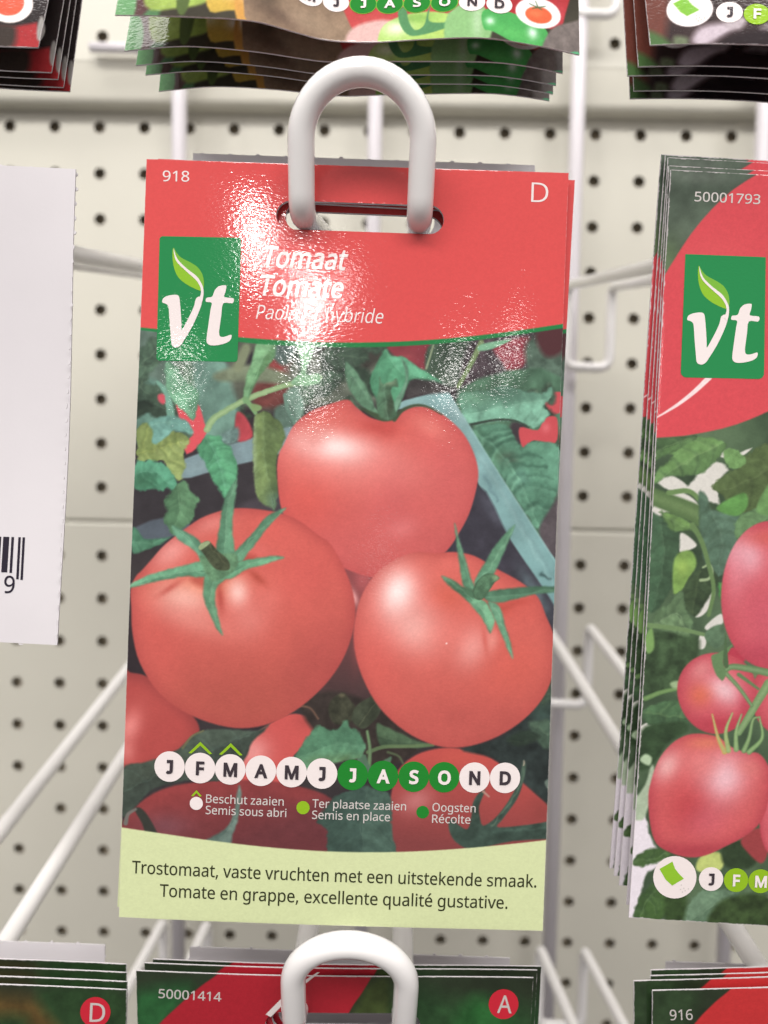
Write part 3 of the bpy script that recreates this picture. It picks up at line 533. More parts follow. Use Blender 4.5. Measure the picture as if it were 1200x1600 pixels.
def _icon_packet(c, cx, cy, k, ky=1.0):
    M = lambda P: [(cx + k * x, cy + k * ky * y) for x, y in P]
    t = np.arange(32) * 2 * math.pi / 32
    c.fill(M([(33.5 * math.cos(a), 33.5 * math.sin(a)) for a in t]), (236, 230, 230), soft=1.1, sm=0)
    c.fill(M([(-24, -13), (-4, -25), (0, -14), (6, -6), (14, 2), (-4, 13), (-14, 4)]), (122, 184, 56), soft=1, sm=0)
    for x, y in ((10, 12), (14, 17), (9, 19), (16, 21), (21, 18), (12, 23)):
        c.fill(M([(x - 1.3, y), (x, y - 1.3), (x + 1.3, y), (x, y + 1.3)]), (140, 140, 120), soft=.8, sm=0)

def art_peppers(X, Y):
    c = Print(X, Y, (64, 60, 48)); f = c.fill
    c.C += fbm(X, Y, 60, 3, 3)[..., None] * 16
    f([(150, -400), (300, -400), (260, 40), (236, 70), (170, 120)], (84, 128, 84), soft=4.0, noise=.25)
    f([(200, -200), (270, -200), (262, 0), (240, 44), (204, 46)], (96, 66, 66), soft=3.0)
    f([(190, 0), (214, -6), (222, 40), (196, 110), (170, 110)], (104, 158, 104), soft=2.5)
    f([(240, -60), (330, -60), (350, 0), (330, 30), (290, 40), (236, 36)], (146, 172, 76), soft=3.0, noise=.15, ns=18, blobs=[(276, 18, 26, 12, 0, (176, 204, 100), .7)])
    f([(290, -40), (312, -40), (300, 44), (284, 40)], (84, 104, 52), soft=2.0)
    f([(330, -80), (392, -80), (406, 0), (398, 34), (360, 44), (330, 36)], (200, 166, 66), soft=2.0, blobs=[(374, 12, 16, 12, 0, (250, 246, 236), .95), (330, 8, 18, 12, 0, (228, 226, 180), .8), (388, 30, 20, 10, 0, (214, 140, 50), .7)])
    f([(378, -20), (410, -24), (420, 60), (376, 60)], (206, 150, 70), soft=2.0, blobs=[(385, 10, 6, 12, 0, (255, 246, 230), .9)])
    f([(404, -60), (540, -80), (548, 90), (400, 80)], (142, 118, 96), soft=1.5, blobs=[(440, 40, 40, 14, 20, (92, 70, 60), .8), (480, 40, 50, 20, 10, (176, 152, 126), .6), (420, 20, 20, 20, 0, (90, 76, 62), .7)], noise=.1)
    f([(536, -60), (720, -90), (720, 20), (640, 36), (590, 60), (548, 40)], (196, 70, 70), soft=1.5, blobs=[(590, 50, 30, 18, 0, (210, 120, 110), .7)])
    f([(540, 60), (560, 38), (610, 34), (640, 70), (560, 80)], (216, 176, 170), soft=3.0)
    f([(590, 68), (600, 40), (640, 26), (690, 28), (730, 46), (740, 80), (600, 80)], (168, 206, 104), soft=1.5, blobs=[(620, 46, 20, 12, 0, (236, 246, 214), .9), (650, 34, 30, 8, 0, (120, 172, 76), .7), (715, 56, 30, 12, 0, (186, 200, 84), .8)])
    f([(622, 20), (634, 16), (638, 36), (648, 52), (662, 46), (668, 24), (672, 18), (670, 40), (700, 44), (736, 40), (700, 52), (664, 60), (640, 60), (626, 44)], (84, 144, 92), soft=1.0)
    f([(700, 30), (756, 10), (764, 70), (700, 84)], (134, 184, 118), soft=2.0, blobs=[(744, 44, 8, 30, 0, (180, 210, 170), .7)])
    f([(752, -40), (890, -60), (884, 20), (870, 44), (830, 40), (760, 30)], (178, 44, 50), soft=1.5, blobs=[(876, 20, 14, 20, 0, (210, 80, 90), .6)])
    f([(752, 30), (776, 24), (830, 36), (852, 46), (860, 66), (856, 84), (812, 78), (768, 60), (754, 56)], (70, 168, 82), soft=1.0, blobs=[(764, 44, 7, 6, 0, (220, 244, 226), .9), (831, 56, 8, 9, 0, (232, 246, 240), .95), (800, 60, 40, 10, 10, (92, 190, 96), .6)])
    f([(858, 50), (890, 30), (940, 20), (940, 100), (850, 96)], (120, 110, 106), soft=2.0, noise=.15, ns=12)
    f([(880, 84), (906, 72), (918, 92), (890, 96)], (84, 170, 120), soft=1.0)
    s = np.arange(36) * 2 * math.pi / 36
    f([(840.5 + 36.5 * math.cos(a), 23 + 23.5 * math.sin(a)) for a in s], (238, 232, 230), soft=1.1, sm=0)
    f([(841 + 21.5 * math.cos(a), 26 + 13 * math.sin(a)) for a in s], (224, 96, 56), soft=1.1, sm=0, blobs=[(836, 24, 12, 6, 0, (238, 124, 76), .7)])
    for q in ([(840, 14), (836, 5)], [(838, 14), (826, 10)], [(842, 14), (852, 11)], [(841, 15), (846, 17)], [(838, 15), (831, 17)]): c.stroke(q, 1, (70, 110, 70), .6, soft=.8)
    return c.finish(.03)

def art_dark(X, Y):
    c = Print(X, Y, (62, 48, 48)); f = c.fill
    c.C += fbm(X, Y, 50, 4, 3)[..., None] * 12
    f([(960, -200), (1050, -200), (1040, 40), (1024, 70), (1000, 60)], (112, 62, 52), soft=8)
    f([(1000, 56), (1020, 58), (1044, 76), (1040, 90), (1000, 90)], (76, 110, 62), soft=5)
    f([(1050, 66), (1070, 70), (1068, 84), (1050, 82)], (106, 118, 90), soft=4)
    f([(1076, 74), (1090, 54), (1126, 48), (1140, 58), (1112, 76), (1090, 84)], (190, 176, 186), soft=6); f([(1128, 40), (1160, 40), (1150, 60), (1130, 56)], (176, 164, 170), soft=5)
    f([(1180, 60), (1196, 50), (1220, 54), (1210, 70)], (190, 180, 184), soft=5); f([(1110, 90), (1140, 66), (1220, 60), (1260, 120), (1110, 120)], (42, 30, 34), soft=8)
    f([(1040, -160), (1300, -160), (1300, -20), (1100, -30)], (70, 52, 50), soft=10)
    _icon_packet(c, 1073.5, 25, 1.06, .77)
    return c.finish(.03)

def art_redleft(X, Y):
    c = Print(X, Y, (52, 44, 44)); f = c.fill
    c.C += fbm(X, Y, 40, 5, 3)[..., None] * 8
    f([(-120, 34), (20, 34), (54, 28), (58, 40), (62, 80), (-120, 80)], (172, 46, 50), soft=3, sm=0)
    f([(-60, 40), (10, 30), (22, 46), (8, 70), (-60, 76)], (62, 52, 46), soft=6)
    f([(60, 20), (66, 24), (68, 50), (56, 56), (54, 40)], (150, 146, 142), soft=2)
    t = np.arange(32) * 2 * math.pi / 32
    f([(12 + 37 * math.cos(a), 0 + 29 * math.sin(a)) for a in t], (232, 226, 222), soft=1.2, sm=0)
    f([(10 + 25 * math.cos(a), -2 + 20 * math.sin(a)) for a in t], (224, 92, 66), soft=1.2, sm=0)
    return c.finish(.03)

def art_low(X, Y, red, arc_l, arc_r, gl):
    """tops of the lower packets: dark green leaves, a red shield between the two curves"""
    c = Print(X, Y, (48, 60, 42)); f = c.fill
    c.C += fbm(X, Y, 60, 6, 3)[..., None] * np.array([10, 16, 10])
    for b in gl: f(b[0], b[1], soft=b[2], noise=.2, ns=20)
    if red is not None: f(list(arc_l) + list(arc_r), red, soft=1.3, sm=0)
    return c.finish(.02)

def art_low_mid(X, Y):
    l = smooth_line([(372, 1490), (342, 1518), (312, 1540), (276, 1572), (244, 1604), (200, 1660), (170, 1740)], 8)
    r = smooth_line([(480, 1900), (520, 1640), (546, 1578), (566, 1548), (584, 1518), (600, 1480)], 8)
    return art_low(X, Y, (184, 36, 50), l, r, [([(200, 1560), (250, 1540), (300, 1540), (250, 1610), (200, 1640)], (44, 100, 54), 14), ([(600, 1540), (700, 1560), (830, 1580), (840, 1700), (600, 1700)], (50, 86, 50), 20), ([(570, 1540), (610, 1530), (600, 1640), (540, 1640)], (72, 88, 44), 10), ([(740, 1560), (800, 1600), (780, 1680), (700, 1640)], (44, 104, 50), 16)])

def art_low_left(X, Y):
    return art_low(X, Y, None, (), (), [([(-80, 1560), (40, 1556), (110, 1590), (120, 1680), (-100, 1680)], (98, 78, 40), 16), ([(60, 1545), (200, 1555), (200, 1640), (110, 1620)], (46, 74, 42), 12), ([(-60, 1600), (40, 1590), (20, 1660), (-60, 1660)], (44, 74, 42), 14)])

def art_low_right(X, Y):
    l = smooth_line([(1180, 1500), (1142, 1540), (1112, 1566), (1080, 1602), (1040, 1670), (1010, 1760)], 8)
    r = smooth_line([(1330, 1900), (1400, 1660), (1440, 1560), (1460, 1500)], 8)
    return art_low(X, Y, (212, 52, 54), l, r, [([(1020, 1550), (1090, 1550), (1060, 1620), (1010, 1640)], (54, 76, 48), 12)])

